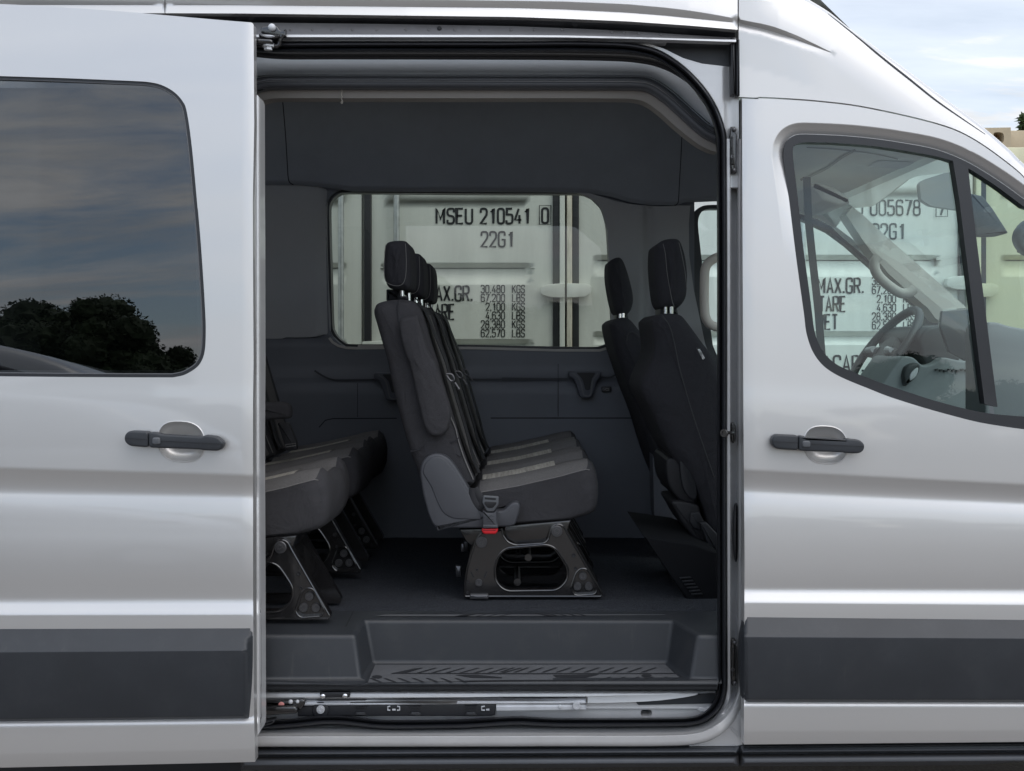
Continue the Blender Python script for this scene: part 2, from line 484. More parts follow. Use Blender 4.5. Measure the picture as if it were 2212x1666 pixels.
class MB:                                # gathers shapes into one mesh
    def __init__(s):
        s.v, s.f, s.m, s.sm = [], [], [], []
    def add(s, v, f, mi=0, sm=True):
        b = len(s.v)
        s.v += [tuple(x) for x in v]
        s.f += [[b + i for i in q] for q in f]
        s.m += [mi] * len(f)
        s.sm += [sm] * len(f)
        return s
    def build(s, name, m, parent=None, angle=35, fixn=True):
        me = bpy.data.meshes.new(name)
        me.from_pydata(s.v, [], s.f)
        me.polygons.foreach_set('material_index', s.m)
        me.polygons.foreach_set('use_smooth', s.sm)
        if fixn:
            bm = bmesh.new(); bm.from_mesh(me)
            bmesh.ops.recalc_face_normals(bm, faces=bm.faces)
            bm.to_mesh(me); bm.free()
        if angle:
            me.set_sharp_from_angle(angle=R(angle))
        return link(name, me, m, parent)
    def split(s, name, m, parent=None, angle=35, fixn=True):
        """each loose piece as an object of its own"""
        par = list(range(len(s.v)))
        def fd(a):
            while par[a] != a:
                par[a] = par[par[a]]; a = par[a]
            return a
        for f in s.f:
            r = fd(f[0])
            for i in f[1:]:
                par[fd(i)] = r
        grp = {}
        for k, f in enumerate(s.f):
            grp.setdefault(fd(f[0]), []).append(k)
        o = []
        for ks in grp.values():
            mb = MB(); mp_ = {}
            for k in ks:
                q = []
                for i in s.f[k]:
                    if i not in mp_:
                        mp_[i] = len(mb.v); mb.v.append(s.v[i])
                    q.append(mp_[i])
                mb.f.append(q); mb.m.append(s.m[k]); mb.sm.append(s.sm[k])
            o.append(mb.build(name, m, parent, angle, fixn))
        return o
    def box(s, x0, x1, y0, y1, z0, z1, mi=0, b=0.0):
        bm = bmesh.new()
        bmesh.ops.create_cube(bm, size=1)
        for v in bm.verts:
            v.co = Vector(((x0 + x1) / 2 + v.co.x * (x1 - x0), (y0 + y1) / 2 + v.co.y * (y1 - y0), (z0 + z1) / 2 + v.co.z * (z1 - z0)))
        if b:
            bmesh.ops.bevel(bm, geom=list(bm.edges), offset=b, segments=3, affect='EDGES', profile=0.6)
        bm.verts.index_update()
        s.add([v.co.copy() for v in bm.verts], [[v.index for v in f.verts] for f in bm.faces], mi)
        bm.free()
        return s
    def tube(s, pts, r, n=10, closed=False, mi=0, sx=1.0, cap=True, up=None):
        pts = [Vector(p) for p in pts]
        L = len(pts)
        rr = r if isinstance(r, (list, tuple)) else [r] * L
        rings = []
        ref = None
        for i, p in enumerate(pts):
            a = pts[i - 1] if (i or closed) else p
            b = pts[(i + 1) % L] if (i < L - 1 or closed) else p
            t = (b - a).normalized()
            if ref is None:
                ref = Vector(up) if up else (Vector((0, 1, 0)) if abs(t.y) < .9 else Vector((1, 0, 0)))
            u = (ref - t * ref.dot(t)).normalized()
            ref = u
            v = t.cross(u)
            rings.append([p + (u * math.cos(2 * math.pi * k / n) * sx + v * math.sin(2 * math.pi * k / n)) * rr[i] for k in range(n)])
        V = [q for g in rings for q in g]
        Fc = []
        for i in range(L if closed else L - 1):
            j = (i + 1) % L
            for k in range(n):
                Fc.append([i * n + k, i * n + (k + 1) % n, j * n + (k + 1) % n, j * n + k])
        if cap and not closed:
            Fc.append(list(range(n))[::-1]); Fc.append([(L - 1) * n + k for k in range(n)])
        return s.add(V, Fc, mi)
    def pillow(s, pts, y0, w, r=0.02, n=4, mi=0, bulge=0.0, back=True, px=True, lean=0.0, rb=None):
        """outline (picture units at depth y0, or x-z metres) pushed w deep in y with rounded rims"""
        if px:
            P = [(W(p[0], p[1], y0).x, W(p[0], p[1], y0).z) for p in pts]
        else:
            P = [tuple(p[:2]) for p in pts]
        P = np.array(P, float)
        ar = 0.5 * np.sum(P[:, 0] * np.roll(P[:, 1], -1) - np.roll(P[:, 0], -1) * P[:, 1])
        if ar < 0:
            P = P[::-1]
        L = len(P)
        e0 = P - np.roll(P, 1, 0); e1 = np.roll(P, -1, 0) - P
        n0 = np.stack([e0[:, 1], -e0[:, 0]], 1); n1 = np.stack([e1[:, 1], -e1[:, 0]], 1)
        n0 /= np.maximum(1e-9, np.linalg.norm(n0, axis=1))[:, None]; n1 /= np.maximum(1e-9, np.linalg.norm(n1, axis=1))[:, None]
        nn = n0 + n1
        l = np.maximum(0.5, np.linalg.norm(nn, axis=1))
        nn = nn / (l ** 2)[:, None] * 2
        nl = np.linalg.norm(nn, axis=1)
        nn = nn / np.maximum(1, nl / 1.6)[:, None]
        cen = P.mean(0)
        rings = []
        def ring(ins, y, sc=1.0):
            Q = P - nn * ins
            Q = cen + (Q - cen) * sc
            rings.append([(q[0] + lean * (y - y0), y, q[1]) for q in Q])
        if bulge:
            for sc, bz in ((0.30, 1.0), (0.6, 0.85), (0.82, 0.5)):
                ring(r, y0 - bulge * bz, sc)
        for k in range(n + 1):
            a = math.pi / 2 * k / n
            ring(r * (1 - math.sin(a)), y0 + r * (1 - math.cos(a)))
        r2 = r if rb is None else rb
        for k in range(n + 1):
            a = math.pi / 2 * (1 - k / n)
            ring(r2 * (1 - math.sin(a)), y0 + w - r2 * (1 - math.cos(a)))
        V = [q for g in rings for q in g]
        Fc = []
        for i in range(len(rings) - 1):
            for k in range(L):
                Fc.append([i * L + k, i * L + (k + 1) % L, (i + 1) * L + (k + 1) % L, (i + 1) * L + k])
        s.add(V, Fc, mi)
        b = len(s.v) - len(V)
        caps = [list(range(L))[::-1]] + ([[(len(rings) - 1) * L + k for k in range(L)]] if back else [])
        if bulge:                              # domed face: close it with a fan to its centre
            c0 = np.mean([V[k] for k in range(L)], axis=0)
            s.v.append((c0[0], c0[1] - bulge * .04, c0[2]))
            for k in range(L):
                s.f.append([b + (k + 1) % L, b + k, len(s.v) - 1]); s.m.append(mi); s.sm.append(True)
            caps = caps[1:]
        for c in caps:
            s.f.append([b + k for k in c]); s.m.append(mi); s.sm.append(False)
        return s
    def ribbon(s, pts, wd, y, mi=0, closed=False, thick=0.0):
        """flat strip of width wd (picture units) along a path at depth y"""
        P = np.array([p[:2] for p in pts], float)
        L = len(P)
        a = np.roll(P, 1, 0); b = np.roll(P, -1, 0)
        if not closed:
            a[0] = P[0]; b[-1] = P[-1]
        t = b - a
        t /= np.maximum(1e-9, np.linalg.norm(t, axis=1))[:, None]
        nn = np.stack([-t[:, 1], t[:, 0]], 1)
        # mitre
        e = P - a; le = np.linalg.norm(e, axis=1)
        f = np.ones(L)
        for i in range(L):
            if le[i] > 1e-9:
                c = abs(np.dot(nn[i], np.array([-e[i][1], e[i][0]]) / le[i]))
                f[i] = 1 / max(0.55, c)
        dep = y if callable(y) else (lambda px, py: y)
        V = []
        for i in range(L):
            for sgn in (-1, 1):
                q = P[i] + nn[i] * wd * .5 * sgn * f[i]
                V.append(W(q[0], q[1], dep(q[0], q[1])))
        Fc = []
        for i in range(L if closed else L - 1):
            j = (i + 1) % L
            Fc.append([2 * i, 2 * i + 1, 2 * j + 1, 2 * j])
        return s.add(V, Fc, mi, False)
    def disc(s, c, r, ax=(0, -1, 0), h=0.004, n=16, mi=0, dome=0.0, r2=None):
        """short turned cylinder (bolt head) facing ax"""
        c = Vector(c); ax = Vector(ax).normalized()
        u = ax.orthogonal().normalized(); v = ax.cross(u)
        prof = [(r, 0), (r, h * .7), (r * .9, h)]
        if dome:
            prof += [(r * .6, h + dome * .7), (r * .2, h + dome)]
        else:
            prof += [(r * .5, h), (r * .45, h * .55), (r * .1, h * .55)]
        V = [c + (u * math.cos(2 * math.pi * k / n) + v * math.sin(2 * math.pi * k / n)) * q + ax * hh for q, hh in prof for k in range(n)]
        Fc = []
        for i in range(len(prof) - 1):
            for k in range(n):
                Fc.append([i * n + k, i * n + (k + 1) % n, (i + 1) * n + (k + 1) % n, (i + 1) * n + k])
        Fc.append([(len(prof) - 1) * n + k for k in range(n)])
        return s.add(V, Fc, mi)
    def quad(s, *p, mi=0):
        return s.add(p, [list(range(len(p)))], mi, False)

def band(name, path, prof, m, parent, angle=40):
    """sweep of a section along a path; prof = list of (offset, depth) or one list per path point"""
    P = np.array([p[:2] for p in path], float)
    L = len(P)
    a = np.roll(P, 1, 0); b = np.roll(P, -1, 0)
    a[0] = P[0]; b[-1] = P[-1]
    t = b - a
    t /= np.linalg.norm(t, axis=1)[:, None]
    nn = np.stack([-t[:, 1], t[:, 0]], 1)
    per = isinstance(prof[0][0], (list, tuple))
    V = []
    k = len(prof[0]) if per else len(prof)
    for i in range(L):
        for off, y in (prof[i] if per else prof):
            q = P[i] + nn[i] * off
            V.append(W(q[0], q[1], y))
    Fc = [[i * k + j, i * k + j + 1, (i + 1) * k + j + 1, (i + 1) * k + j] for i in range(L - 1) for j in range(k - 1)]
    return MB().add(V, Fc).build(name, m, parent, angle)

# ================================================================ the setting
def sheet(name, x0, x1, y0, y1, z, m):
    return MB().quad((x0, y0, z), (x1, y0, z), (x1, y1, z), (x0, y1, z)).build(name, m, None, 0)
tag(sheet('ground', -400, 400, -400, 400, 0.0, 'asphalt'), kind='structure')

# ================================================================ van: outside
# side section: normal tilt (rise per run) against height, read down the front door
NK = [(60, .10), (230, .075), (420, .055), (700, .045), (815, .055), (850, .085), (880, .06), (960, .035), (1006, .022), (1013, .02), (1018.5, -.34), (1036, -.27), (1048, -.14), (1060, .05), (1067, .24),
      (1080, .20), (1100, .13), (1125, .085), (1160, .045), (1190, .018), (1225, -.02), (1250, -.07), (1264, -.10), (1270, -.06), (1276, .20), (1280, .42), (1299, .46), (1302, .30), (1304, .03), (1330, .0), (1333, 0),
      (1512, 0), (1516, .7), (1522, .55), (1527, .1), (1532, .01), (1560, -.02), (1578, -.05), (1584, -.16), (1612, -.24), (1700, -.3)]
nfun = fx(NK)
_q = np.arange(0, 1800)
_n = np.interp(_q, [k[0] for k in NK], [k[1] for k in NK])
_Y = -np.cumsum(_n) * 0.0012
_Y -= np.interp(1014, _q, _Y)
def Yp(q):
    return float(np.interp(q, _q, _Y))
SF = fx([(200, .03), (800, .045), (1017, .0526), (1066, .0426), (1120, .02), (1180, 0), (1277, .003), (1302, .0075), (1330, .009), (1370, .006), (1515, .002), (1607, -.006), (1700, -.01)])
def qF(px, py):
    q = py
    for _ in range(4):
        q = py - (px - 1607) * SF(q)
    return q
# sliding door: same section, other heights
TQ = fx([(0, 0), (800, 800), (1029.2, 1016.6), (1079, 1066), (1150, 1125), (1266, 1255), (1300, 1277), (1327.5, 1302), (1354, 1331), (1405.6, 1370), (1553, 1516), (1646, 1607), (1800, 1750)])
SS = fx([(40, .03), (200, .045), (815, .016), (1029, .0297), (1079, .0198), (1150, .01), (1266, 0), (1300, -.002), (1354, -.003), (1405, -.006), (1554, -.013), (1646, -.022)])
def qS(px, py):
    q = py
    for _ in range(4):
        q = py - (px - 547) * SS(q)
    return q
def yF(px, py):
    y = Yp(qF(px, py))
    if px < 1640:                                     # the skin turns in a little at the shut line
        y += 0.0000042 * (1640 - px) ** 2 * float(np.clip((1325 - py) / 260, 0, 1))
    return y
def yS(px, py):
    y = -0.13 + Yp(TQ(qS(px, py)))
    if px > 520:
        y += 0.000006 * (px - 520) ** 2 * float(np.clip((1345 - py) / 260, 0, 1))
    return y
KEYQ = list(range(40, 960, 30)) + [975, 990, 1003, 1010, 1013.5, 1016, 1018.5, 1021, 1026, 1034, 1042, 1048, 1053, 1058, 1062, 1066, 1070, 1077, 1086, 1096, 1108, 1122, 1138, 1156, 1176, 1198, 1220, 1240, 1255, 1264,
                                     1269, 1273, 1277, 1281, 1287, 1294, 1299.5, 1301.5, 1303.5, 1306, 1316, 1326, 1400, 1470, 1511, 1514, 1516.5, 1519, 1522, 1525, 1528, 1532, 1545, 1562, 1577, 1580, 1583, 1587, 1597]
def rowsF(x0, x1, st=22):
    return [[(x, q + (x - 1607) * SF(q)) for x in np.arange(x0, x1, st)] for q in KEYQ]
TQi = fx([(TQ(q), q) for q in np.arange(0, 1790, .5)])
def rowsS(x0, x1, st=22):
    o = []
    for q in KEYQ:
        s = TQi(q)
        o.append([(x, s + (x - 547) * SS(s)) for x in np.arange(x0, x1, st)])
    return o

def handle_set(door, ydep, off, bar, split, cup, tilt):
    """cup behind the grip, the grip with its seams, the end cap with the lock"""
    cx, cy, rx, ry = cup
    hole = [(cx + rx * abs(math.cos(a)) ** .8 * (1 if math.cos(a) > 0 else -1), cy + ry * abs(math.sin(a)) ** .9 * (1 if math.sin(a) > 0 else -1)) for a in np.linspace(0, 2 * math.pi, 36, endpoint=False)]
    return hole

# ---- front door
f_top = K('a3', (1893, 787), (2050, 794)) + K('a4', (100, 787), (400, 803), (620, 822), (870, 853), (1200, 919), (1500, 993), (1700, 1064), (1900, 1180), (2140, 1360), (2230, 1450))
f_top = cr(f_top, 5)
f_out = [(1603, 216)] + f_top[1:] + [(2290, 560), (2290, 1602), (1607, 1608.5), (1608.5, 1200), (1606, 900), (1604, 500)]
# window opening: pressed recess, black frame, glass
rec = cr(K('a4', (205, 1250), (215, 1150), (260, 1060), (340, 1008), (450, 994), (700, 1003), (900, 1020), (1150, 1060), (1350, 1105), (1600, 1205), (1800, 1320), (2010, 1480), (2208, 1650)), 5)
fr_o_top = cr(K('a4', (283, 1260), (290, 1180), (320, 1120), (370, 1086), (440, 1075), (620, 1080), (800, 1090), (1000, 1110), (1200, 1138), (1500, 1196), (1750, 1295), (2000, 1445), (2208, 1595)), 5)
fr_i_top = cr(K('a4', (362, 1270), (360, 1200), (372, 1165), (440, 1140), (560, 1140), (700, 1144), (1000, 1168), (1300, 1213), (1500, 1250), (1640, 1290), (1760, 1345), (1980, 1485), (2208, 1655)), 5)
fr_o_bot = cr(K('b4', (330, 0), (385, 450)) + K('g', (272, 0), (290, 150), (328, 285), (380, 385), (455, 470), (560, 540), (700, 604), (850, 664), (1000, 724), (1200, 790), (1400, 850), (1600, 905), (1800, 955), (2000, 990), (2212, 1020), (2400, 1040)), 5)
fr_i_bot = cr(K('b4', (402, 0), (440, 350), (490, 720)) + K('g', (345, 0), (365, 150), (408, 278), (478, 378), (570, 453), (700, 513), (860, 575), (1000, 628), (1200, 695), (1400, 760), (1600, 815), (1800, 862), (1990, 890), (2212, 908), (2400, 915)), 5)
frame_o = fr_o_top + [(2290, 455), (2290, 940)] + fr_o_bot[::-1]
frame_i = fr_i_top + [(2280, 470), (2280, 906)] + fr_i_bot[::-1]
rec_bot = [(p[0] - 10, p[1] + 9) for p in fr_o_bot[::-1]]
def clean(L, d=2.0):
    o = [L[0]]
    for p in L[1:]:
        if math.hypot(p[0] - o[-1][0], p[1] - o[-1][1]) > d:
            o.append(p)
    return o
frame_o = clean(frame_o); frame_i = clean(frame_i)
recl = rec
rec_line = np.array(rec)
fro_line = np.array(fr_o_top)
fro_d = dist_f([p for p in fr_o_bot if p[1] < 640][::-1] + fr_o_top)
def yFrec(px, py):
    """door skin with the pressing that drops to the window frame"""
    y = yF(px, py)
    d = fro_d(px, py)
    if py < 620 and d < 24:
        y += 0.022 * (1 - d / 24) ** 0.9 * (1 if px > 1765 else float(np.clip((560 - py) / 230, 0, 1)) ** 1.5)
    return y
hcupF = (1545.1 + .30147 * 790, 867.4 + .30147 * 312, 46, 40)
def cup_loop(c):
    cx, cy, rx, ry = c
    o = []
    for a in np.linspace(0, 2 * math.pi, 40, endpoint=False):
        u, v = math.cos(a), math.sin(a)
        o.append((cx + rx * math.copysign(abs(u) ** .75, u), cy + ry * math.copysign(abs(v) ** .85, v) + u * rx * .08))
    return o
door = panel('front_door', f_out, 'paint', VAN, yFrec, holes=[frame_o, cup_loop(hcupF)], rows=rowsF(1612, 2290), extra=[off([p for p in fr_o_bot if p[1] < 640][::-1] + fr_o_top, -k) for k in (2, 5, 9, 13, 17, 20, 22, 24, 26, 29)], thick=0.04, bstep=9)
panel('window_frame', frame_o, 'rubber', door, lambda x, y: yF(x, y) + .010, holes=[frame_i], step=14, thick=0.03, bstep=8)
bar = K('a4', (1640, 1283), (1760, 1340)) + K('b4', (1785, 0), (1990, 1640), (1893, 1640), (1690, 0))
div = K('a4', (1640, 1283), (1762, 1345)) + K('b4', (1790, 0), (1996, 1650), (1893, 1627), (1692, 0))
panel('window_divider', div, 'rubber', door, lambda x, y: yF(x, y) + .006, step=30, thick=0.03)
gl_side = [p for p in frame_i]
def yGF(px, py):
    return 0.035 + (900 - py) * 0.0012 * 0.048
bx = fx([(p[1], p[0]) for p in K('a4', (1700, 1300)) + K('b4', (1740, 0), (1945, 1640))])
gA = [p for p in frame_i if p[0] < bx(p[1])]
gB = [p for p in frame_i if p[0] >= bx(p[1])]
panel('window_glass', gA, 'gfront', door, yGF, step=40, thick=0, bstep=20)
panel('quarter_glass', gB, 'gfront', door, yGF, step=40, thick=0, bstep=20)

def door_handle(doorob, reg, pts_bar, pts_cap, cup, dep, y_off):
    cx, cy, rx, ry = cup
    lp = cup_loop(cup)
    # cup: a pressed bowl
    V, Fc = [], []
    rings = [(1.0, 0), (.97, .004), (.9, .013), (.75, .024), (.5, .031), (.2, .034)]
    n = len(lp)
    for sc, dd in rings:
        for p in lp:
            V.append(W(cx + (p[0] - cx) * sc, cy + (p[1] - cy) * sc, dep(p[0], p[1]) * 1.0 + dd + .001))
    for i in range(len(rings) - 1):
        for k in range(n):
            Fc.append([i * n + k, i * n + (k + 1) % n, (i + 1) * n + (k + 1) % n, (i + 1) * n + k])
    Fc.append([(len(rings) - 1) * n + k for k in range(n)])
    MB().add(V, Fc).build('handle_cup', 'paint', doorob, 60)
    rim = [W(p[0], p[1], dep(*p) - .0005) for p in cup_loop((cx, cy, rx + .6, ry + .6))]
    MB().tube(rim, 0.0016, 6, True).build('cup_rim', 'paint', doorob)
    yb = dep(cx, cy) - .034
    b = MB().pillow(rnd(pts_bar, 9), yb, .026, .005, 4)
    # thumb dimple and long seam
    (x0, y0), (x1, y1) = pts_bar[0][:2], pts_bar[1][:2]
    h = b.build('handle', 'clad', doorob)
    c = MB().pillow(rnd([(q[0], q[1], max(7, q[2] if len(q) > 2 else 7)) for q in pts_cap], 9), yb + .002, .03, .005, 4)
    c.build('handle_end_cap', 'clad', doorob)
bF = K('f1', (600, 243), (645, 250), (655, 262), (935, 274), (945, 266), (1040, 276, 30), (1073, 310, 34), (1068, 350, 30), (1035, 374, 20), (930, 371), (920, 366), (640, 356), (600, 352))
cF = K('f1', (437, 236, 30), (597, 243, 2), (597, 352, 2), (440, 341, 26), (408, 312, 30), (408, 265, 30))
door_handle(door, 'f1', bF, cF, hcupF, yF, 0)
lk = MB().pillow(rnd(K('f1', (625, 283), (683, 283), (683, 330), (625, 330)), 5), yF(1740, 960) - .038, .006, .003, 3)
lk.build('handle_button', 'greyp', door)
ln = MB().ribbon(K('f1', (415, 288), (595, 297)), 1.1, yF(1740, 960) - .0365).ribbon(K('f1', (690, 306), (1065, 324)), 1.1, yF(1740, 960) - .0365)
ln.split('handle_seam', 'gapdark', door, 0)

def cladding(name, parent, outline, top, ch, bot, left, right, y0, x0, x1):
    def dep(px, py):
        a = np.clip((py - top(px)) / max(1, ch(px) - top(px)), 0, 1)
        b = np.clip((bot(px) - py) / 8, 0, 1)
        c = np.clip((px - left(py)) / 9, 0, 1) if left else 1
        e = np.clip((right(py) - px) / 21, 0, 1) if right else 1
        k = min(a, c, e, 0.35 + .65 * b)
        return y0(px, py) + .003 - .038 * k - (.0 if py < ch(px) else (py - ch(px)) * -0.0000045 * (py - ch(px)) * .16)
    ex = []
    xs = np.arange(x0, x1, 22)
    for f_, offs in ((ch, (-1, 1)), (bot, (-9, -7, -4)), (top, (2,))):
        for o in offs:
            ex.append([(x, f_(x) + o) for x in xs])
    return panel(name, outline, 'clad', parent, dep, step=11, extra=ex, thick=.03, bstep=8)
ctop = fx(K('f2', (200, 184), (2212, 205), (2700, 210))); cch = fx(K('f2', (180, 339), (2212, 350), (2700, 352))); cbot = fx(K('f2', (200, 811), (2212, 813), (2700, 813)))
cl_o = K('f2', (217, 184), (2212, 205), (2470, 208), (2470, 813), (216, 811, 4), (196, 785), (184, 600), (179, 500), (184, 345))
cleft = fx([(p[1], p[0]) for p in K('f2', (217, 184), (184, 345), (179, 500), (184, 600), (196, 785), (216, 811))])
yclad = lambda px, py: Yp(1331)
cladding('cladding', door, rnd(cl_o, 3), ctop, cch, cbot, cleft, None, yclad, 1590, 2290)

# ---- sliding door, slid back along the side
s_out = K('a1', (-120, 25), (0, 33), (300, 46), (700, 72), (1100, 103), (1500, 138), (1800, 164), (2015, 181, 3), (2028, 196, 3), (2030, 500), (2033, 1000)) + K('b1', (2022, 0), (2025, 800), (2028, 1300)) + K('e1', (2027, 0), (2028, 1600)) + K('e2', (2030, 300), (2036, 1040), (2046, 1380), (1000, 1404), (0, 1426), (-150, 1430))
s_out = rnd(s_out, 2)
win_o = K('a1', (-120, 606), (0, 609), (500, 625), (1050, 648)) + cr(K('a1', (1050, 648), (1180, 656), (1290, 680), (1390, 735), (1460, 810), (1495, 900), (1535, 1180), (1580, 1660)), 6)[1:] + \
        cr(K('b1', (1580, 36), (1612, 420), (1642, 900), (1645, 1100), (1634, 1220), (1602, 1300), (1552, 1350), (1470, 1395), (1380, 1414)), 6)[1:] + K('b1', (1000, 1413), (500, 1410), (0, 1405), (-120, 1404))
win_o = clean(win_o)
hcupS = (.2696 * 1452, 867.4 + .2696 * 322, 50, 43)
sdoor = panel('sliding_door', s_out, 'paint', VAN, yS, holes=[win_o, cup_loop(hcupS)], rows=rowsS(-30, 545), thick=0.03, bstep=9)
def inset(L, d):
    P = np.array(L); c = P.mean(0)
    e0 = P - np.roll(P, 1, 0); e1 = np.roll(P, -1, 0) - P
    n0 = np.stack([e0[:, 1], -e0[:, 0]], 1); n1 = np.stack([e1[:, 1], -e1[:, 0]], 1)
    nn = n0 / np.maximum(1e-9, np.linalg.norm(n0, axis=1))[:, None] + n1 / np.maximum(1e-9, np.linalg.norm(n1, axis=1))[:, None]
    nn /= np.maximum(1e-9, np.linalg.norm(nn, axis=1))[:, None]
    ar = np.sum(P[:, 0] * np.roll(P[:, 1], -1) - np.roll(P[:, 0], -1) * P[:, 1])
    return [tuple(q) for q in P - nn * d * (1 if ar > 0 else -1)]
panel('window_seal', win_o, 'rubber', sdoor, lambda x, y: yS(min(x, 500), y) + .004, holes=[clean(inset(win_o, 6))], step=10, thick=.02)
def yGS(px, py):
    return -0.108 + (815 - py) * 0.0012 * 0.05 + (442 - px) ** 2 * 1.2e-8
panel('window_glass', clean(inset(win_o, 5.5)), 'gtint', sdoor, yGS, step=22, thick=0)
MB().tube([W(p[0], p[1], yS(min(p[0], 500), p[1]) + .005) for p in clean(inset(win_o, 7.5))], .0016, 6, True).build('glass_edge', 'greyp', sdoor)
bS = K('e1', (1188, 243), (1262, 252), (1290, 264), (1620, 283), (1640, 270), (1740, 281, 30), (1792, 330, 34), (1782, 372, 30), (1745, 397, 20), (1630, 393), (1600, 386), (1255, 374), (1188, 370))
cS = K('e1', (1030, 236, 30), (1186, 242, 2), (1186, 369, 2), (1035, 358, 26), (994, 322, 30), (994, 270, 30))
door_handle(sdoor, 'e1', bS, cS, hcupS, yS, 0)
MB().pillow(rnd(K('e1', (1218, 289), (1282, 289), (1282, 346), (1218, 346)), 5), yS(340, 955) - .038, .006, .003, 3).build('handle_button', 'greyp', sdoor)
MB().ribbon(K('e1', (1000, 296), (1184, 306)), 1.1, yS(340, 955) - .0365).ribbon(K('e1', (1290, 318), (1785, 342)), 1.1, yS(340, 955) - .0365).split('handle_seam', 'gapdark', sdoor, 0)
stop = fx(K('e2', (-200, 299), (0, 299), (2030, 294))); sch = fx(K('e2', (-200, 503), (0, 502), (1955, 488), (2100, 487))); sbot = fx(K('e2', (-200, 1067), (0, 1065), (2030, 1040)))
scl_o = K('e2', (-150, 299), (0, 299), (2026, 294), (2031, 340), (2031, 1040), (0, 1065), (-150, 1067))
sright = fx([(p[1], p[0]) for p in K('e2', (2026, 294), (1990, 360), (1975, 488), (1975, 600), (1995, 900), (2031, 1040))])
sright2 = lambda py: sright(py) + 6
def cladS(px, py): return -0.13 + Yp(1331)
cladding('cladding', sdoor, scl_o, stop, sch, sbot, None, lambda py: 548 - (.0 if True else 0), cladS, -30, 545)
# inner door frame seen past the leading edge
ed = K('a1', (2034, 745), (2060, 760, 6), (2083, 800, 6), (2084, 1600)) + K('b1', (2086, 300), (2088, 1300)) + K('e1', (2087, 300), (2092, 1500)) + K('e2', (2093, 300), (2096, 1100, 6), (2080, 1150, 6), (2040, 1185), (2030, 1170), (2026, 300)) + K('e1', (2024, 600)) + K('b1', (2022, 600)) + K('a1', (2026, 1200))
def yed(px, py):
    return -0.085 + (0.02 * max(0, (px - 556) / 8) ** 2 if px > 556 else 0.035 * max(0, (553 - px) / 5) ** 2) + Yp(TQ(py)) * .9
panel('door_edge', rnd(ed, 2), 'jamb', sdoor, yed, step=3.2, thick=.05, grid=True, bstep=12)
MB().ribbon(K('a1', (2033, 750)) + K('b1', (2030, 0), (2033, 1600)) + K('e2', (2034, 0), (2040, 1180)), 2.2, lambda x, y: -.0945 + Yp(TQ(y)) * .9).build('edge_gap', 'gapdark', sdoor, 0)

# ---- roof side above the opening
gtop = fx(K('a1', (-200, -6), (0, -6), (1340, -4)) + K('a2', (600, -3), (1700, 2), (2208, 8)) + K('a3', (500, 14), (1000, 35), (1300, 62), (1500, 86), (1700, 118), (1893, 155)))
gbot = fx(K('a1', (-200, 40), (0, 41), (1340, 43)) + K('a2', (0, 44), (1100, 55), (2208, 66)) + K('a3', (500, 78), (1000, 103), (1300, 127), (1500, 147), (1700, 167), (1893, 186)))
lip = fx(K('a1', (-200, 105), (0, 105), (1340, 106)) + K('a2', (0, 108), (1100, 122), (2208, 136)) + K('a3', (500, 150), (1000, 171), (1500, 205), (1893, 239)))
def yroof(px, py):
    a, b, c = gtop(px), gbot(px), lip(px)
    z = .0012
    if py >= b:
        return .030 + (c - py) * z * .45
    y = .030 + (c - b) * z * .45
    if py >= a:
        t = (b - py) / max(2, b - a)
        return y - (b - a) * z * .55 * (t - .12 * t * t)
    y -= (b - a) * z * .55 * .88
    return y + (a - py) * z * .16 + max(0, a - py) ** 2 * 1.2e-6
xs = np.arange(-30, 1600, 24)
def roofpanel(name, x0, x1):
    X = [x for x in xs if x0 + 6 < x < x1 - 6]
    o = [(x, -45) for x in (x0, x1)] + [(x1, lip(x1))] + [(x, lip(x)) for x in X[::-1]] + [(x0, lip(x0))]
    ex = []
    for f_, offs in ((gtop, (-14, -7, -3, -1, .6, 2.5, 5)), (gbot, (-5, -2.5, -.8, .8, 2.5, 5)), (lip, (-8, -2))):
        for q in offs:
            ex.append([(x, f_(x) + q) for x in X])
    return panel(name, o, 'paint', VAN, yroof, step=9, extra=ex, thick=.05, bstep=20)
roofpanel('rear_roof_side', -60, 355.3)
roofpanel('roof_side', 357.3, 1593.3)
MB().ribbon([(356.3, -40), (356.3, 27.5)], 2.4, lambda x, y: yroof(x, y) + .012).build('roof_seam', 'gapdark', VAN, 0)

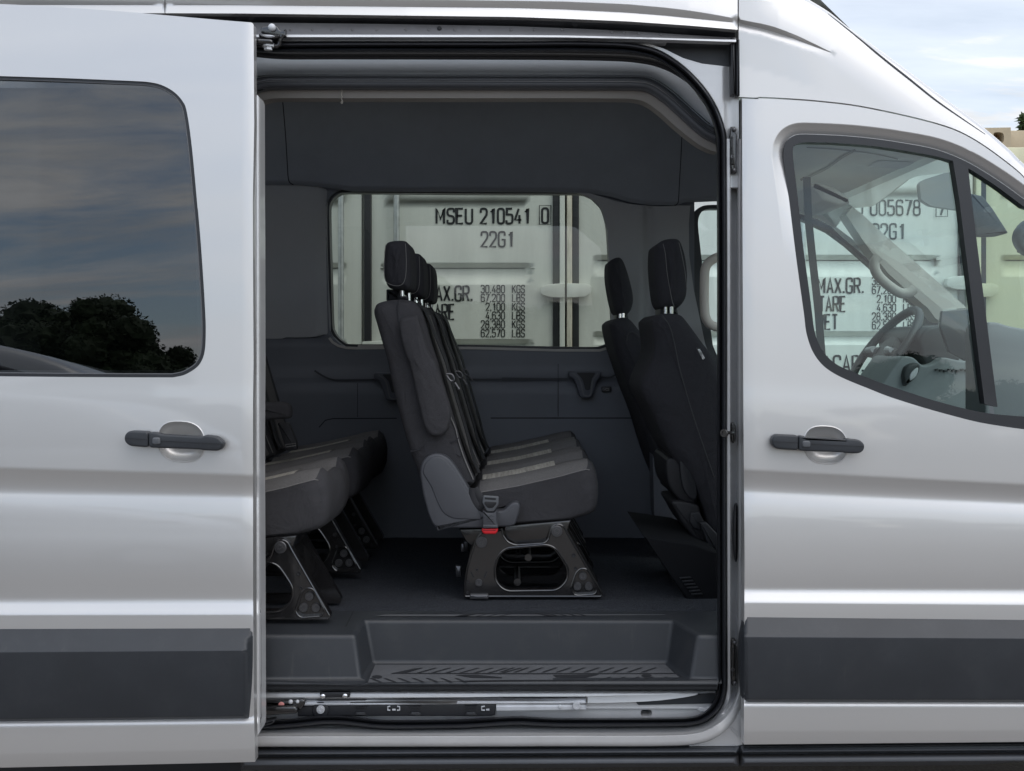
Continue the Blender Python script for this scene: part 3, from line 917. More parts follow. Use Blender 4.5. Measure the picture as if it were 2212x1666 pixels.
# ---- cowl roof in front of the opening
sil = cr(K('a4', (330, -90), (490, 0), (650, 98), (800, 218), (1000, 362), (1150, 470), (1300, 582), (1500, 733), (1700, 880), (1900, 1032), (2100, 1205), (2172, 1280), (2330, 1420)), 4)
k_bot = [(p[0], p[1] - 3.2) for p in f_top]
cow = [(1596, -45), (1660, -45)] + sil + [(p[0], p[1]) for p in k_bot[::-1] if p[0] < 2232]
cow = clean(cow, 1.5)
g2t = fx(K('a3', (1893, 155)) + K('a4', (0, 172), (100, 190), (200, 214), (300, 250), (400, 290), (550, 362), (690, 431), (760, 470)))
g2b = fx(K('a3', (1893, 186)) + K('a4', (0, 206), (100, 226), (200, 256), (300, 288), (400, 324), (550, 380), (690, 432), (760, 471)))
silA = dist_f(sil)
def ycowl(px, py):
    y = Yp(230) + (216 - py) * .0012 * .055 + .012
    d = silA(px, py)
    if d < 90:
        y += .016 * (1 - d / 90) ** 2
    if d < 9:
        y += .012 * (1 - d / 9) ** 2
    if px < 1803:
        fade = np.clip((1803 - px) / 120, 0, 1)
        a, b = g2t(px), g2b(px)
        if py < b:
            t = np.clip((b - py) / max(1.5, b - a), 0, 1)
            y -= .016 * t * fade * (1 if py > a - 60 else max(0, 1 - (a - 60 - py) / 80))
        else:
            y -= 0.006 * fade * np.clip((py - b) / 14, 0, 1) * max(0, 1 - (py - b) / 90)
    return y
ex = []
X = np.arange(1600, 1800, 12)
for f_, offs in ((g2t, (-14, -7, -3, -1, .6, 3)), (g2b, (-3, -.8, .8, 3, 6, 10, 14, 20, 32, 50, 75))):
    for q in offs:
        ex.append([(x, f_(x) + q) for x in X])
ex += [off(sil, k) for k in (1.5, 3.5, 6, 9, 13, 18, 24, 31, 39, 48, 58, 70, 82, 92)]
cowl = panel('cowl_roof', cow, 'paint', VAN, ycowl, step=11, extra=ex, thick=.05, bstep=10)
wsl = cr(K('a4', (640, 110), (760, 205), (900, 318), (1100, 482), (1300, 640), (1500, 800), (1700, 940), (1900, 1075)), 5)
MB().tube([W(p[0], p[1], ycowl(*p) - .0005) for p in wsl], [.0006 + .0022 * math.sin(math.pi * i / (len(wsl) - 1)) for i in range(len(wsl))], 6).build('windshield_seam', 'greyp', cowl)
MB().ribbon(K('a4', (2140, 1358), (2172, 1282)), 2.2, lambda x, y: ycowl(x, y) - .001).build('pillar_seam', 'gapdark', cowl, 0)
# dark shut lines behind the skins
MB().ribbon([(1594.8, -40), (1594.8, 208)], 5, .10).ribbon([(p[0], p[1] - 1.6) for p in f_top], 7, lambda x, y: .09 + max(0, x - 2000) * .0003).split('shut_line', 'gapdark', VAN, 0)

# ---- header with the upper door track
def yhead(px, py): return .10
hd_t = lambda x: lip(x) - 4
X = np.arange(548, 1600, 26)
def strip(name, f0, f1, m, y0, y1, x0=500, x1=1590, thick=.02, parent=VAN, rows=()):
    Xs = list(np.arange(x0, x1, 26)) + [x1]
    o = [(x, f0(x)) for x in Xs] + [(x, f1(x)) for x in Xs[::-1]]
    dep = lambda x, y: y0 + (y1 - y0) * np.clip((y - f0(x)) / max(.5, f1(x) - f0(x)), 0, 1)
    return panel(name, o, m, parent, dep, step=14, thick=thick, bstep=30)
h1 = fx(K('a2', (-100, 184), (100, 185), (1100, 196), (2208, 214)) + K('a3', (500, 230), (1000, 252), (1500, 285), (1830, 306)))
h2 = fx(K('a2', (-100, 278), (1100, 279), (2208, 281)) + K('a3', (500, 284), (1000, 296), (1400, 308), (1830, 318)))
h3 = fx(K('a2', (-100, 297), (1100, 297), (2208, 297)) + K('a3', (500, 299), (1000, 309), (1400, 320), (1830, 335)))
h4 = fx(K('a2', (-100, 316), (1100, 316), (2208, 317)) + K('a3', (500, 322), (1000, 330), (1830, 345)))
h5 = fx(K('a2', (-100, 330), (1100, 329), (2208, 330)) + K('a3', (500, 333), (1000, 336), (1830, 355)))
h6 = fx(K('a2', (-100, 372), (2208, 372)) + K('a3', (500, 380), (1000, 400), (1830, 480)))
strip('gutter_shadow_gap', lambda x: lip(x) - 2, h1, 'black', .045, .075, 150, 1588)  # black strip standing in for the shade under the gutter overhang
strip('track_face', lambda x: h1(x) - 1, h2, 'rail', .062, .055)
strip('track_lip', h2, h3, 'railb', .040, .034, thick=.03)
strip('track_slot', h3, h4, 'gapdark', .09, .09)
strip('track_lower_lip', h4, h5, 'railb', .062, .056, 540, 1440, thick=.03)
strip('track_channel', h5, h6, 'clad', .075, .07, 540, 1400)
rv = MB()
for c in (418, 592, 748, 912, 1105, 1340, 1522, 1730, 1932, 2178):
    p = K('a2', (c, 244))[0]; rv.disc(W(p[0], p[1], .060), .0048, h=.002, dome=.002, n=10)
for c, y in ((70, 242), (260, 242), (480, 240), (880, 262), (975, 266), (1095, 272), (1270, 282)):
    p = K('a3', (c, y))[0]; rv.disc(W(p[0], p[1], .060), .0048, h=.002, dome=.002, n=10)
rv.split('track_rivet', 'rail', VAN)
p = K('a2', (1607, 230))[0]
MB().disc(W(p[0], p[1], .060), .006, h=.003, dome=.003).build('track_plug', 'black', VAN)
# end strip, corner pieces of the opening
panel('corner_cavity', K('a3', (1150, 332), (1500, 338), (1832, 345), (1832, 535), (1720, 522), (1600, 508), (1450, 462), (1300, 392)), 'clad', VAN, lambda x, y: .10 - (x - 1400) * .00005, step=20, thick=.02)
jc = K('a3', (1000, 338), (1150, 340), (1300, 392), (1450, 466), (1600, 510), (1720, 524), (1832, 537), (1836, 765), (1893, 775), (1897, 1500), (1740, 1500), (1740, 1100), (1710, 980), (1640, 830), (1540, 690), (1400, 545), (1250, 450), (1100, 400), (1000, 388))
sealc = K('a3', (1100, 392), (1250, 440), (1400, 530), (1520, 640), (1620, 760), (1690, 880), (1735, 1000), (1758, 1100))
def yjc(px, py):
    return .072 + .012 * math.sin((px - 1560) * .09) * (1 if px > 1560 else 0) + .0004 * max(0, px - 1590)
panel('jamb_corner', jc, 'jamb', VAN, yjc, step=9, thick=.03)
MB().pillow(rnd(K('a3', (1832, 298), (1868, 302), (1870, 764), (1836, 760)), 2), .045, .03, .004, 3).pillow(rnd(K('a3', (1876, 306), (1902, 312), (1905, 766), (1878, 764)), 2), .04, .03, .004, 3).split('pillar_rubber_strip', 'rubber', VAN)
# ---- seal round the opening and the jamb outside it
sp = K('e3', (10, 1082), (200, 1082), (420, 1066), (620, 1046), (800, 1046), (950, 1062), (1100, 1078), (1300, 1084), (1800, 1078), (2050, 1066)) + K('e4', (120, 1050), (300, 1058), (500, 1066), (800, 1066), (1200, 1065), (1500, 1062), (1650, 1056), (1760, 1030), (1850, 970), (1910, 890), (1938, 800), (1946, 700)) + \
     [(1561, 1400), (1560.5, 1200), (1560, 1000), (1560.3, 800), (1560.3, 600), (1560, 450)] + K('a3', (1760, 1400), (1759, 1200), (1757, 1100), (1735, 1000), (1690, 880), (1620, 760), (1520, 640), (1400, 532), (1250, 440), (1100, 396), (900, 375), (500, 368), (0, 372)) + K('a2', (1700, 372), (1000, 372), (300, 376), (100, 378))
spath = cr(sp, 5)
band('opening_seal', spath, [(-11.5, .09), (-11, .055), (-8, .04), (-4.5, .045), (-3, .056), (-1.5, .05), (1, .036), (4, .032), (7, .038), (8.2, .05), (9.5, .046), (11, .06), (11.5, .09)], 'rubber', VAN, 50)
jp = K('e3', (0, 1070), (1000, 1070), (2212, 1068)) + K('e4', (400, 1066), (800, 1066), (1200, 1066), (1500, 1062), (1650, 1052), (1760, 1026), (1850, 966), (1910, 888), (1938, 800), (1946, 700)) + [(1561, 1400), (1561, 1200), (1561, 1000), (1560.5, 800), (1560.5, 600), (1560, 400), (1560, 300)]
jpath = cr(jp, 6)
PB = [(7, .085), (11, .070), (12.5, .066), (18, .052), (23, .034), (25.5, .022), (26.6, .008), (27.6, .002), (29, .0), (40, .0005), (48, .002), (50, .012), (51, .05)]
PV = [(7, .085), (9, .066), (16, .064), (18, .070), (21, .120), (30, .125), (33.5, .08), (35.5, .058), (38.5, .052), (41, .058), (44, .075), (48, .092), (50, .12)]
prof = []
for p in jpath:
    t = np.clip((1545 - p[1]) / 60, 0, 1)
    prof.append([(a[0] * (1 - t) + b[0] * t, a[1] * (1 - t) + b[1] * t) for a, b in zip(PB, PV)])
band('door_jamb', jpath, prof, 'jamb', VAN, 60)
panel('sill_corner', K('e4', (1650, 1205), (1850, 1130), (1960, 1050), (2050, 960), (2112, 940), (2120, 1255), (2060, 1266), (1650, 1268)), 'jamb', VAN, lambda x, y: .034 + .02 * np.clip((1560 - y) / 60, 0, 1), step=20, thick=.02)
wl = MB()
for L in ([(1975, 1060), (2010, 1090), (2060, 1130), (2095, 1172), (2100, 1240)], [(1990, 1085), (2040, 1140), (2080, 1185)]):
    wl.tube([W(p[0], p[1], .033) for p in K('e4', *L)], .0012, 6)
wl.split('weld_sealer', 'jamb', VAN)
# hinges, striker, plug on the pillar
def hinge(reg, x0, x1, y0, y1):
    b = MB()
    h = y1 - y0
    b.pillow(rnd(K(reg, (x0, y0), (x1 - (x1 - x0) * .2, y0), (x1 - (x1 - x0) * .15, y0 + h * .14), (x1, y0 + h * .16), (x1 - 4, y0 + h * .82), (x1, y1 - h * .06), (x1 - 6, y1), (x0 + 8, y1), (x0 - 4, y0 + h * .78), (x0 - 8, y0 + h * .2)), 2), .064, .02, .004, 3)
    b.pillow(rnd(K(reg, (x0 + 2, y0 + h * .3), (x0 + 14, y0 + h * .3), (x0 + 14, y0 + h * .46), (x0 + 2, y0 + h * .46)), 1), .058, .01, .002, 2)
    b.pillow(rnd(K(reg, (x0 + 10, y0 + h * .2), (x0 + 26, y0 + h * .2), (x0 + 26, y0 + h * .8), (x0 + 10, y0 + h * .8)), 1), .054, .02, .003, 2)
    o = b.build('door_hinge', 'gblack', VAN)
    c = MB()
    for q in (.07, .93):
        p = K(reg, ((x0 + x1) / 2, y0 + h * q))[0]
        c.disc(W(p[0], p[1], .063), .006, h=.004, dome=.003)
    p = K(reg, (x0 + 12, y0 + h * .64))[0]
    c.disc(W(p[0], p[1], .057), .005, h=.003)
    c.split('hinge_bolt', 'boltm', o)
hinge('a3', 1830, 1880, 1012, 1390)
hinge('e4', 2022, 2074, 326, 740)
o = MB().pillow(rnd(K('c3', (2020, 525), (2040, 515), (2062, 545), (2070, 600), (2062, 680), (2045, 705), (2022, 690), (2015, 640)), 3), .058, .02, .005, 3).tube([W(*p, y) for p, y in zip(K('c3', (2035, 607), (1985, 607), (1962, 610)), (.05, .03, .02))], [.0045, .0045, .0045], 10).disc(W(*K('c3', (1962, 610))[0], .024), .011, ax=(-.6, -.8, 0), h=.006).build('door_striker', 'gblack', VAN)
MB().pillow(cr(K('f1', (150, 728), (164, 760), (166, 900), (162, 1100), (152, 1152), (138, 1120), (128, 950), (134, 780)), 4, True), .072, .012, .004, 3).build('jamb_plug', 'rubber', VAN)

# ---- rocker under the doors
rt = fx([(-40, 1620), (540, 1616.5), (1560, 1611.5), (2212, 1606.5), (2300, 1606)])
def yrock(px, py):
    r = py - rt(px)
    return fx([(-8, .05), (0, .045), (2, .03), (4.5, .020), (15.5, .006), (16.5, .020), (19, .022), (20, .012), (30, .002), (37, .001), (41, .02), (55, .06)])(r)
rb = fx([(-40, 1668), (540, 1663), (1560, 1656), (1700, 1655), (2100, 1653), (2180, 1648), (2300, 1636)])
def rocker(name, x0, x1):
    Xs = list(np.arange(x0, x1, 30)) + [x1]
    o = [(x, rt(x) - 6) for x in Xs] + [(x, rb(x)) for x in Xs[::-1]]
    ex = [[(x, rt(x) + q) for x in Xs] for q in (0, 1.5, 3, 4.5, 10, 15.3, 16.5, 18.8, 20, 30, 36, 38, 41)]
    return panel(name, o, 'rock', VAN, yrock, grid=False, extra=ex, thick=.05, step=14, bstep=30)
rocker('rocker_cover', 520, 1597)
rocker('rocker_cover', 1599.5, 2290)
MB().quad(W(-80, 1640, .14), W(520, 1640, .14), W(520, 1700, .2), W(-80, 1700, .2)).build('rocker_underside', 'clad', VAN, 0)

# ---- body side behind the slid-back door, rear, roof, floor pan: closes the shell
panel('quarter_panel', [(-700, -30), (530, -30), (530, 1620), (-700, 1620)], 'paint', VAN, lambda x, y: .03 + Yp(TQ(y)), holes=[rnd([(-560, 190), (410, 190), (430, 800), (-560, 800)], 60)], step=60, thick=.06, bstep=60)
panel('quarter_window', rnd([(-570, 180), (420, 180), (440, 810), (-570, 810)], 60), 'wglass', VAN, lambda x, y: .045 + Yp(TQ(y)), step=60, thick=.01)
sh = MB()
zt, zb = 2.66, 0.52
sh.quad((-2.3, .16, zt), (.62, .16, zt), (.62, 1.9, zt), (-2.3, 1.9, zt))
sh.quad((.62, .16, zt), (1.28, .22, 2.05), (1.28, 1.84, 2.05), (.62, 1.9, zt))
sh.quad((-2.3, .06, zb), (-2.3, 1.98, zb), (-2.3, 1.9, zt), (-2.3, .16, zt))
sh.quad((-2.3, 2.02, zb), (2.0, 2.02, zb), (2.0, .09, zb), (-2.3, .09, zb))
sh.build('roof_skin', 'paint', VAN, 0)

# ---- bonnet, wing and front wheel ahead of the doors
fe = rnd([(1.95, .80, .05), (1.95, 1.24, .05), (2.20, 1.22, .3), (2.68, 1.02, .2), (2.76, .62, .1), (2.70, .40, .05), (2.52, .40, .02), (2.44, .66, .15), (2.20, .80, .2), (2.05, .76, .1)], .05)
fend = MB().pillow(fe, .03, 2.0, .07, 5, px=False).build('bonnet', 'paint', VAN, 50)
fend = MB().pillow(rnd([(1.425, .45, .03), (1.425, 1.16, .03), (1.60, 1.21, .05), (1.97, 1.22, .03), (1.97, .70, .1), (1.88, .42, .02)], .03), .03, .07, .02, 3, px=False).build('front_wing', 'paint', VAN, 50)
MB().pillow(rnd([(1.44, .43), (1.86, .43), (1.92, .60), (1.44, .60)], .03), .012, .05, .01, 3, px=False).build('cladding', 'clad', fend)
fw_ = MB().tube([(2.20, .09, .36), (2.20, .10, .36), (2.20, .29, .36), (2.20, .30, .36)], [.33, .36, .36, .33], 36).build('front_wheel', 'tyre', VAN, 60)
MB().tube([(2.20, .082, .36), (2.20, .30, .36)], .22, 24).build('rim', 'steel', fw_)

# ================================================================ van: inside
def fz(y):
    return ZC - .765 - .038 * (y - .277)
# ---- trim over the opening
t_top = cr(K('a2', (100, 440), (350, 461), (800, 462), (1500, 463), (2208, 465)) + K('a3', (500, 468), (900, 476), (1100, 492), (1250, 524), (1400, 592), (1550, 706), (1640, 826), (1690, 950), (1702, 1040)), 5)
t_bot = cr(K('a2', (100, 712), (135, 690), (190, 672), (300, 655)), 3)
t_bot = cr(K('a2', (90, 745), (140, 738), (200, 720), (300, 711), (700, 710), (1500, 711), (2208, 712)) + K('a3', (500, 712), (900, 713), (1080, 716), (1180, 737), (1300, 818), (1420, 926), (1520, 1018), (1610, 1090), (1720, 1147)), 5)
ta_bot = cr(K('a2', (90, 850), (185, 812), (240, 794), (320, 786), (700, 786), (1500, 786), (2208, 786)) + K('a3', (500, 786), (900, 788), (1050, 793), (1150, 820), (1260, 896), (1400, 1020), (1550, 1140), (1650, 1195), (1725, 1217)), 5)
db = dist_f(t_bot)
def ytr(px, py):
    t = db(px, py)
    if t < 24:
        return .215 - .024 * math.sin(math.pi * min(1, t / 24)) ** .7
    if t < 31:
        return .215 + .012 * math.sin(math.pi * (t - 24) / 7)
    return .213 + (t - 31) * .0012 * 1.0 - .006 * min(1, (t - 31) / 5)
mid_ = off(t_bot, -27)
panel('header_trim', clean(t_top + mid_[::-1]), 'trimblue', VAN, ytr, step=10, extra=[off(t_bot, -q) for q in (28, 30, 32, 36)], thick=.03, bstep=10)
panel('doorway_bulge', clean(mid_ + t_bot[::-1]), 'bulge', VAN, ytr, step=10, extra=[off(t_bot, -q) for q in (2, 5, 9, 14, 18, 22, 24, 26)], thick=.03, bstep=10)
bead = MB()
bead.tube([W(p[0], p[1], ytr(*p) - .0005) for p in off(t_bot, -15)], .0012, 5).tube([W(p[0], p[1], ytr(*p) - .0005) for p in off(t_bot, -18)], .001, 5)
bead.split('trim_bead', 'clad', VAN)
def ytau(px, py):
    return .235 + .012 * np.clip((py - 190) / 22, -1, 1)
panel('headliner_edge', clean(t_bot + ta_bot[::-1]), 'taupe', VAN, lambda x, y: .235, step=12, thick=.05, bstep=10)
s_in = off(spath, -7)
up = [p for p in s_in if p[1] < 330]
top_part = clean(up + [(1554, 330)] + [p for p in t_top[::-1]], 1.5)
panel('header_shade_sheet', [(545, 85), (1420, 85), (1500, 130), (1550, 230), (1562, 340), (1552, 345)] + [(p[0], p[1] + 2) for p in t_top[::-1]] , 'gapdark', VAN, .19, step=40, thick=.01)  # near-black sheet painted for the shade between seal and trim
MB().tube([W(p[0], p[1], .16) for p in off(t_top, -7)], .006, 8).build('inner_seal', 'rubber', VAN)

# ---- far side: upper trim, window, pillars, lower wall
u_bot = [(500, 399), (640, 399), (700, 404), (760, 412), (1180, 414), (1250, 416), (1280, 418), (1320, 425), (1360, 437), (1400, 443), (1462, 443), (1480, 436), (1640, 430)]
def yup(px, py):
    b = fx(u_bot)(px)
    t = (b - py) * .0024
    return 1.765 - .20 * max(0, t) ** 1.5 - (.018 * math.sin(min(1, max(0, t / .03)) * math.pi / 2) if t > 0 else 0)
panel('roof_trim', [(500, 100), (1640, 100), (1640, 430)] + u_bot[::-1][1:], 'head', VAN, yup, step=26, thick=.03, extra=[[(p[0], p[1] - q) for p in u_bot] for q in (3, 7, 12)])
sm = MB()
def seam(reg, pts, wd, dep, ob=sm):
    ob.ribbon(cr(K(reg, *pts), 5), wd, dep)
seam('a2', [(352, 790), (362, 900), (378, 1100), (390, 1300), (398, 1420), (412, 1462), (440, 1478)], 2.2, lambda x, y: yup(x, y) - .002)
seam('a3', [(1440, 1060), (1432, 1250), (1420, 1450), (1412, 1600), (1400, 1635), (1380, 1643)], 1.8, lambda x, y: yup(x, y) - .002)
sm.split('trim_seam', 'gapdark', VAN, 0)
w_in = rnd([(711.5, 416.5, 38), (1262, 418, 60), (1312, 470, 80), (1321, 748, 24), (724, 744, 36)], 30, 8)
w_in = cr(K('b2', (690, 300), (700, 245), (730, 195), (780, 160), (840, 150), (1200, 152), (2000, 158)) + K('b3', (400, 159), (660, 160), (740, 170), (810, 205), (870, 275), (905, 365), (925, 480), (938, 700), (955, 1100), (968, 1380), (960, 1430), (930, 1475), (870, 1502), (800, 1510), (400, 1505)) + K('b2', (2000, 1492), (1400, 1488), (900, 1486), (830, 1475), (770, 1430), (730, 1370), (715, 1290), (705, 900), (693, 500)), 4, True)
w_in = clean(w_in, 2)
w_out = clean(inset(w_in, -7), 2)
def ysw(px, py):
    y = 1.80
    if py < 727:
        return y
    y = 1.80 - .03 * min(1, (py - 727) / 6)
    if py > 815:
        y -= .03 * min(1, (py - 815) / 14)
    return y
side = panel('side_trim', [(470, 395), (1500, 395), (1500, 960), (1500, 1180), (470, 1180)], 'wall', VAN, ysw, holes=[w_out], step=34, thick=.08, extra=[[(470 + 0, q), (1490, q)] for q in (727, 730, 733, 815, 819, 824, 829)])
panel('rear_window_frame', w_out, 'rubber', side, 1.815, holes=[w_in], step=20, thick=.06, bstep=8)
panel('rear_window_glass', inset(w_in, -3), 'gfar', side, 1.90, step=80, thick=0)
MB().ribbon(K('b2', (690, 1430), (720, 1470), (770, 1500), (840, 1518), (940, 1522)) + K('b2', (945, 1512), (1500, 1514), (2000, 1521)) + K('b3', (480, 1540), (860, 1541), (930, 1520), (975, 1470)), 5.5, 1.764).split('window_sill_trim', 'cabinl', side, 0)
# lighter pillar covers
panel('pillar_cover', cr(K('b2', (60, 70), (500, 82), (640, 110), (690, 160), (672, 260), (672, 600), (685, 1000), (700, 1375), (640, 1400), (520, 1424), (300, 1426), (60, 1420)), 4, True), 'pillar', side, lambda x, y: 1.775 + .03 * np.clip((x - 690) / 18, 0, 1), step=24, thick=.04)
pr = K('b3', (640, 135), (760, 150), (1000, 225), (1150, 255), (1400, 272), (1560, 262), (1660, 265), (1648, 420), (1650, 700), (1690, 1000), (1790, 1480), (1850, 1640), (1500, 1640), (1300, 1600), (1000, 1520), (975, 1400), (950, 900), (930, 480), (880, 290), (790, 200))
def ypr(px, py):
    return 1.77 + .018 * math.exp(-((px - 1398) / 7) ** 2)
panel('pillar_cover', pr, 'pillar', side, ypr, step=16, thick=.04)
# lower wall panel with rounded front corner, seams, screws, cup holders, socket
lw = cr(K('c1', (560, 1800), (570, 900), (590, 700), (605, 570), (650, 505), (720, 488)), 4) + K('c1', (1280, 486)) + K('c3', (0, 482), (1130, 482), (1180, 488), (1225, 510), (1300, 760), (1330, 900), (1330, 1522)) + K('c1', (560, 1522))
panel('lower_wall', clean(lw), 'walllow', side, 1.755, step=40, thick=.03)
s2 = MB()
s2.ribbon(K('c1', (940, 170), (940, 470)), 1.2, 1.735).ribbon(K('c3', (495, 0), (495, 465)), 1.3, 1.735)
gl_ = MB().ribbon(K('c1', (1320, 138), (2212, 138)) + K('c3', (0, 135), (580, 135)), 4, 1.744).ribbon(cr(K('c1', (560, 60), (640, 110), (720, 140), (820, 145), (1090, 140)), 4), 4, 1.744).ribbon(cr(K('c3', (870, 120), (960, 118), (1040, 70)), 4), 4, 1.744)
gl_.split('belt_line', mat('groove_shadow', (.030, .032, .038), .7), side, 0)
s2.ribbon(K('c1', (600, 560), (655, 498), (720, 483), (1285, 480)), 2.2, 1.738).ribbon(K('c3', (-100, 478), (1130, 478), (1180, 484), (1228, 505)), 2.4, 1.738)
s2.split('wall_seam', 'gapdark', side, 0)
sc = MB()
for c in ((1155, 765), (1155, 1140)):
    p = K('c3', c)[0]
    sc.disc(W(p[0], p[1], 1.752), .009, h=.004, dome=.004)
sc.split('wall_screw', 'greyp', side)
def cupholder(reg, x, y, s):
    def L(*p): return K(reg, *[(x + a * s, y + b * s) for a, b in p])
    o = MB().pillow(rnd(L((0, 0), (290, 0), (288, 40), (250, 90), (222, 200), (205, 232), (150, 240), (100, 228), (80, 150), (50, 70), (2, 50)), 5), 1.69, .06, .006, 3).build('cup_holder', 'walllow', side)
    MB().ribbon(cr(L((40, 18), (100, 70), (130, 190), (150, 215), (185, 215), (200, 190), (215, 80), (262, 18)), 4), 3, 1.688).build('holder_rim', 'greyp', o, 0)
    panel('holder_well', rnd(L((70, 12), (240, 12), (205, 70), (190, 165), (150, 165), (125, 70)), 3), 'gapdark', o, 1.688, step=60, thick=0)
cupholder('c3', 585, 66, 1.0)
cupholder('c1', 1082, 80, 1.05)
o = MB().pillow(rnd(K('c3', (878, 200), (965, 200), (965, 250), (878, 250)), 3), 1.725, .01, .003, 3).build('power_socket', 'black', side)
MB().ribbon(K('c3', (905, 232), (915, 218), (942, 218), (942, 232), (915, 234)), 1.2, 1.724).build('socket_mark', 'stitch', o, 0)
# far front door: frame, glass, trim, handle
fo = cr(K('b3', (1655, 1640), (1650, 700), (1642, 470), (1662, 380), (1715, 300), (1790, 262), (1900, 258)), 4) + [(1620, 440), (1720, 452)] + K('b4', (420, 92), (560, 138), (700, 205), (850, 318), (1000, 450), (1300, 735), (1400, 800), (1470, 880), (1520, 970), (1700, 1200)) + [(2100, 980), (1500, 830)]
fi = cr(K('b3', (1860, 1500), (1790, 1000), (1745, 600), (1728, 420), (1750, 335), (1800, 297), (1900, 293)), 4) + [(1640, 453), (1720, 468)] + K('b4', (440, 150), (520, 186), (650, 248), (800, 358), (960, 500), (1180, 700), (1370, 850), (1430, 960), (1440, 1060), (1500, 1300)) + [(1950, 815), (1800, 812), (1600, 795), (1549, 768)]
panel('driver_window_frame', clean(fo), 'cabind', side, 1.84, holes=[clean(fi)], step=30, thick=.06)
panel('driver_window_glass', clean(fi), 'gfront', side, 1.88, step=60, thick=0)
panel('driver_door_trim', [(1487, 720), (1525, 742), (1549, 771), (1600, 797), (1800, 815), (2290, 850), (2290, 1320), (1487, 1320)], 'cabind', side, 1.86, step=60, thick=.04)
hp = cr(K('b3', (2010, 700), (1920, 712), (1850, 745), (1800, 800), (1785, 900), (1785, 1150), (1800, 1260), (1850, 1320), (1930, 1340), (2010, 1345)), 5)
MB().tube([W(p[0], p[1], 1.60 + .1 * max(0, (p[0] - 1545) / 30)) for p in hp], .019, 12).build('grab_handle', 'cream', VAN)

# ---- floor, step and sill
fl = MB()
ya, yb_ = .277, 1.80
fl.quad((-2.2, .10, fz(.10)), (1.0, .10, fz(.10)), (1.0, yb_, fz(yb_)), (-2.2, yb_, fz(yb_)))
zf = fz(.2)
mf = MB()
xl, xr = W(787, 1338, .2).x, W(1454, 1335, .2).x
V = [(-2.2, .3, fz(.3)), (1.2, .3, fz(.3)), (1.2, 1.80, fz(1.8)), (-2.2, 1.80, fz(1.8))]
NX, NY = 90, 40
vv, ff = [], []
for j in range(NY + 1):
    y = .272 + (1.80 - .272) * j / NY
    for i in range(NX + 1):
        vv.append((-2.2 + 3.4 * i / NX, y, fz(y) + random.uniform(-.0012, .0012)))
for j in range(NY):
    for i in range(NX):
        a = j * (NX + 1) + i
        ff.append([a, a + 1, a + NX + 2, a + NX + 1])
mf.add(vv, ff).build('carpet_floor', 'carpet', VAN, 60)
# moulded step: top ledges, riser, sides, blocks, tread
zt_ = ZC - .770
st = MB()
def lvl(px, py, z): return G(px, py, z)
led = [(500, .272), (1.2, .272)]
A_ = W(787, 1338, .2); B_ = W(1454, 1336, .2)          # riser top corners
z0 = zt_
A0 = Vector((A_.x, .2, z0)); B0 = Vector((B_.x, .2, z0))
L0 = Vector((W(768, 1372, .06).x, .06, z0 - .004)); R0 = Vector((W(1507, 1366, .06).x, .06, z0 - .004))
zT = ZC - .8925
A1 = Vector((W(804, 1435, .2).x, .2, zT)); B1 = Vector((W(1441, 1434, .2).x, .2, zT))
L1 = Vector((W(781, 1478, .05).x, .05, zT)); R1 = Vector((W(1490, 1472, .05).x, .05, zT))
xl_, xr_ = -1.6, W(1556, 1400, .06).x
zc_ = fz(.272) + .001
bmq = bmesh.new()
def poly3(ps):
    bmq.faces.new([bmq.verts.new(p) for p in ps])
poly3([(xl_, .272, zc_), (xl_, .06, z0 - .004), L0, A0, (A0.x, .272, zc_)])
poly3([(A0.x, .272, zc_), A0, B0, (B0.x, .272, zc_)])
poly3([(B0.x, .272, zc_), B0, R0, (xr_, .06, z0 - .004), (xr_ + .01, .16, z0 - .003), (xr_ + .4, .16, z0 - .003), (xr_ + .4, .272, zc_)])
poly3([(xl_, .06, z0 - .004), (xl_, .05, zT), L1, L0])
poly3([L0, L1, A1, A0]); poly3([A0, A1, B1, B0]); poly3([B0, B1, R1, R0])
poly3([R0, R1, (xr_, .05, zT), (xr_, .06, z0 - .004)])
poly3([A1, L1, R1, B1])
ylip = .045
poly3([(xl_, .05, zT), (xl_, .036, zT - .004), (xr_, .036, zT - .004), (xr_, .05, zT), R1, L1])
bmesh.ops.remove_doubles(bmq, verts=bmq.verts, dist=1e-5)
bmesh.ops.recalc_face_normals(bmq, faces=bmq.faces)
eb = [e for e in bmq.edges if len(e.link_faces) == 2 and e.calc_face_angle(0) > .4]
bmesh.ops.bevel(bmq, geom=eb, offset=.012, segments=4, affect='EDGES', profile=.5)
me = bpy.data.meshes.new('step_well'); bmq.to_mesh(me); bmq.free()
me.polygons.foreach_set('use_smooth', [True] * len(me.polygons))
step = link('step_well', me, 'step', VAN)
def lipd(px, py):
    return fx([(1468, .040), (1473, .034), (1481, .030), (1483, .036), (1491, .038), (1494, .06)])(py)
panel('step_lip', rnd([(500, 1470), (780, 1480), (800, 1474), (1100, 1473), (1490, 1471), (1551, 1469), (1549, 1492), (500, 1492)], 2), 'step', step, lipd, step=5, thick=.03, grid=True)
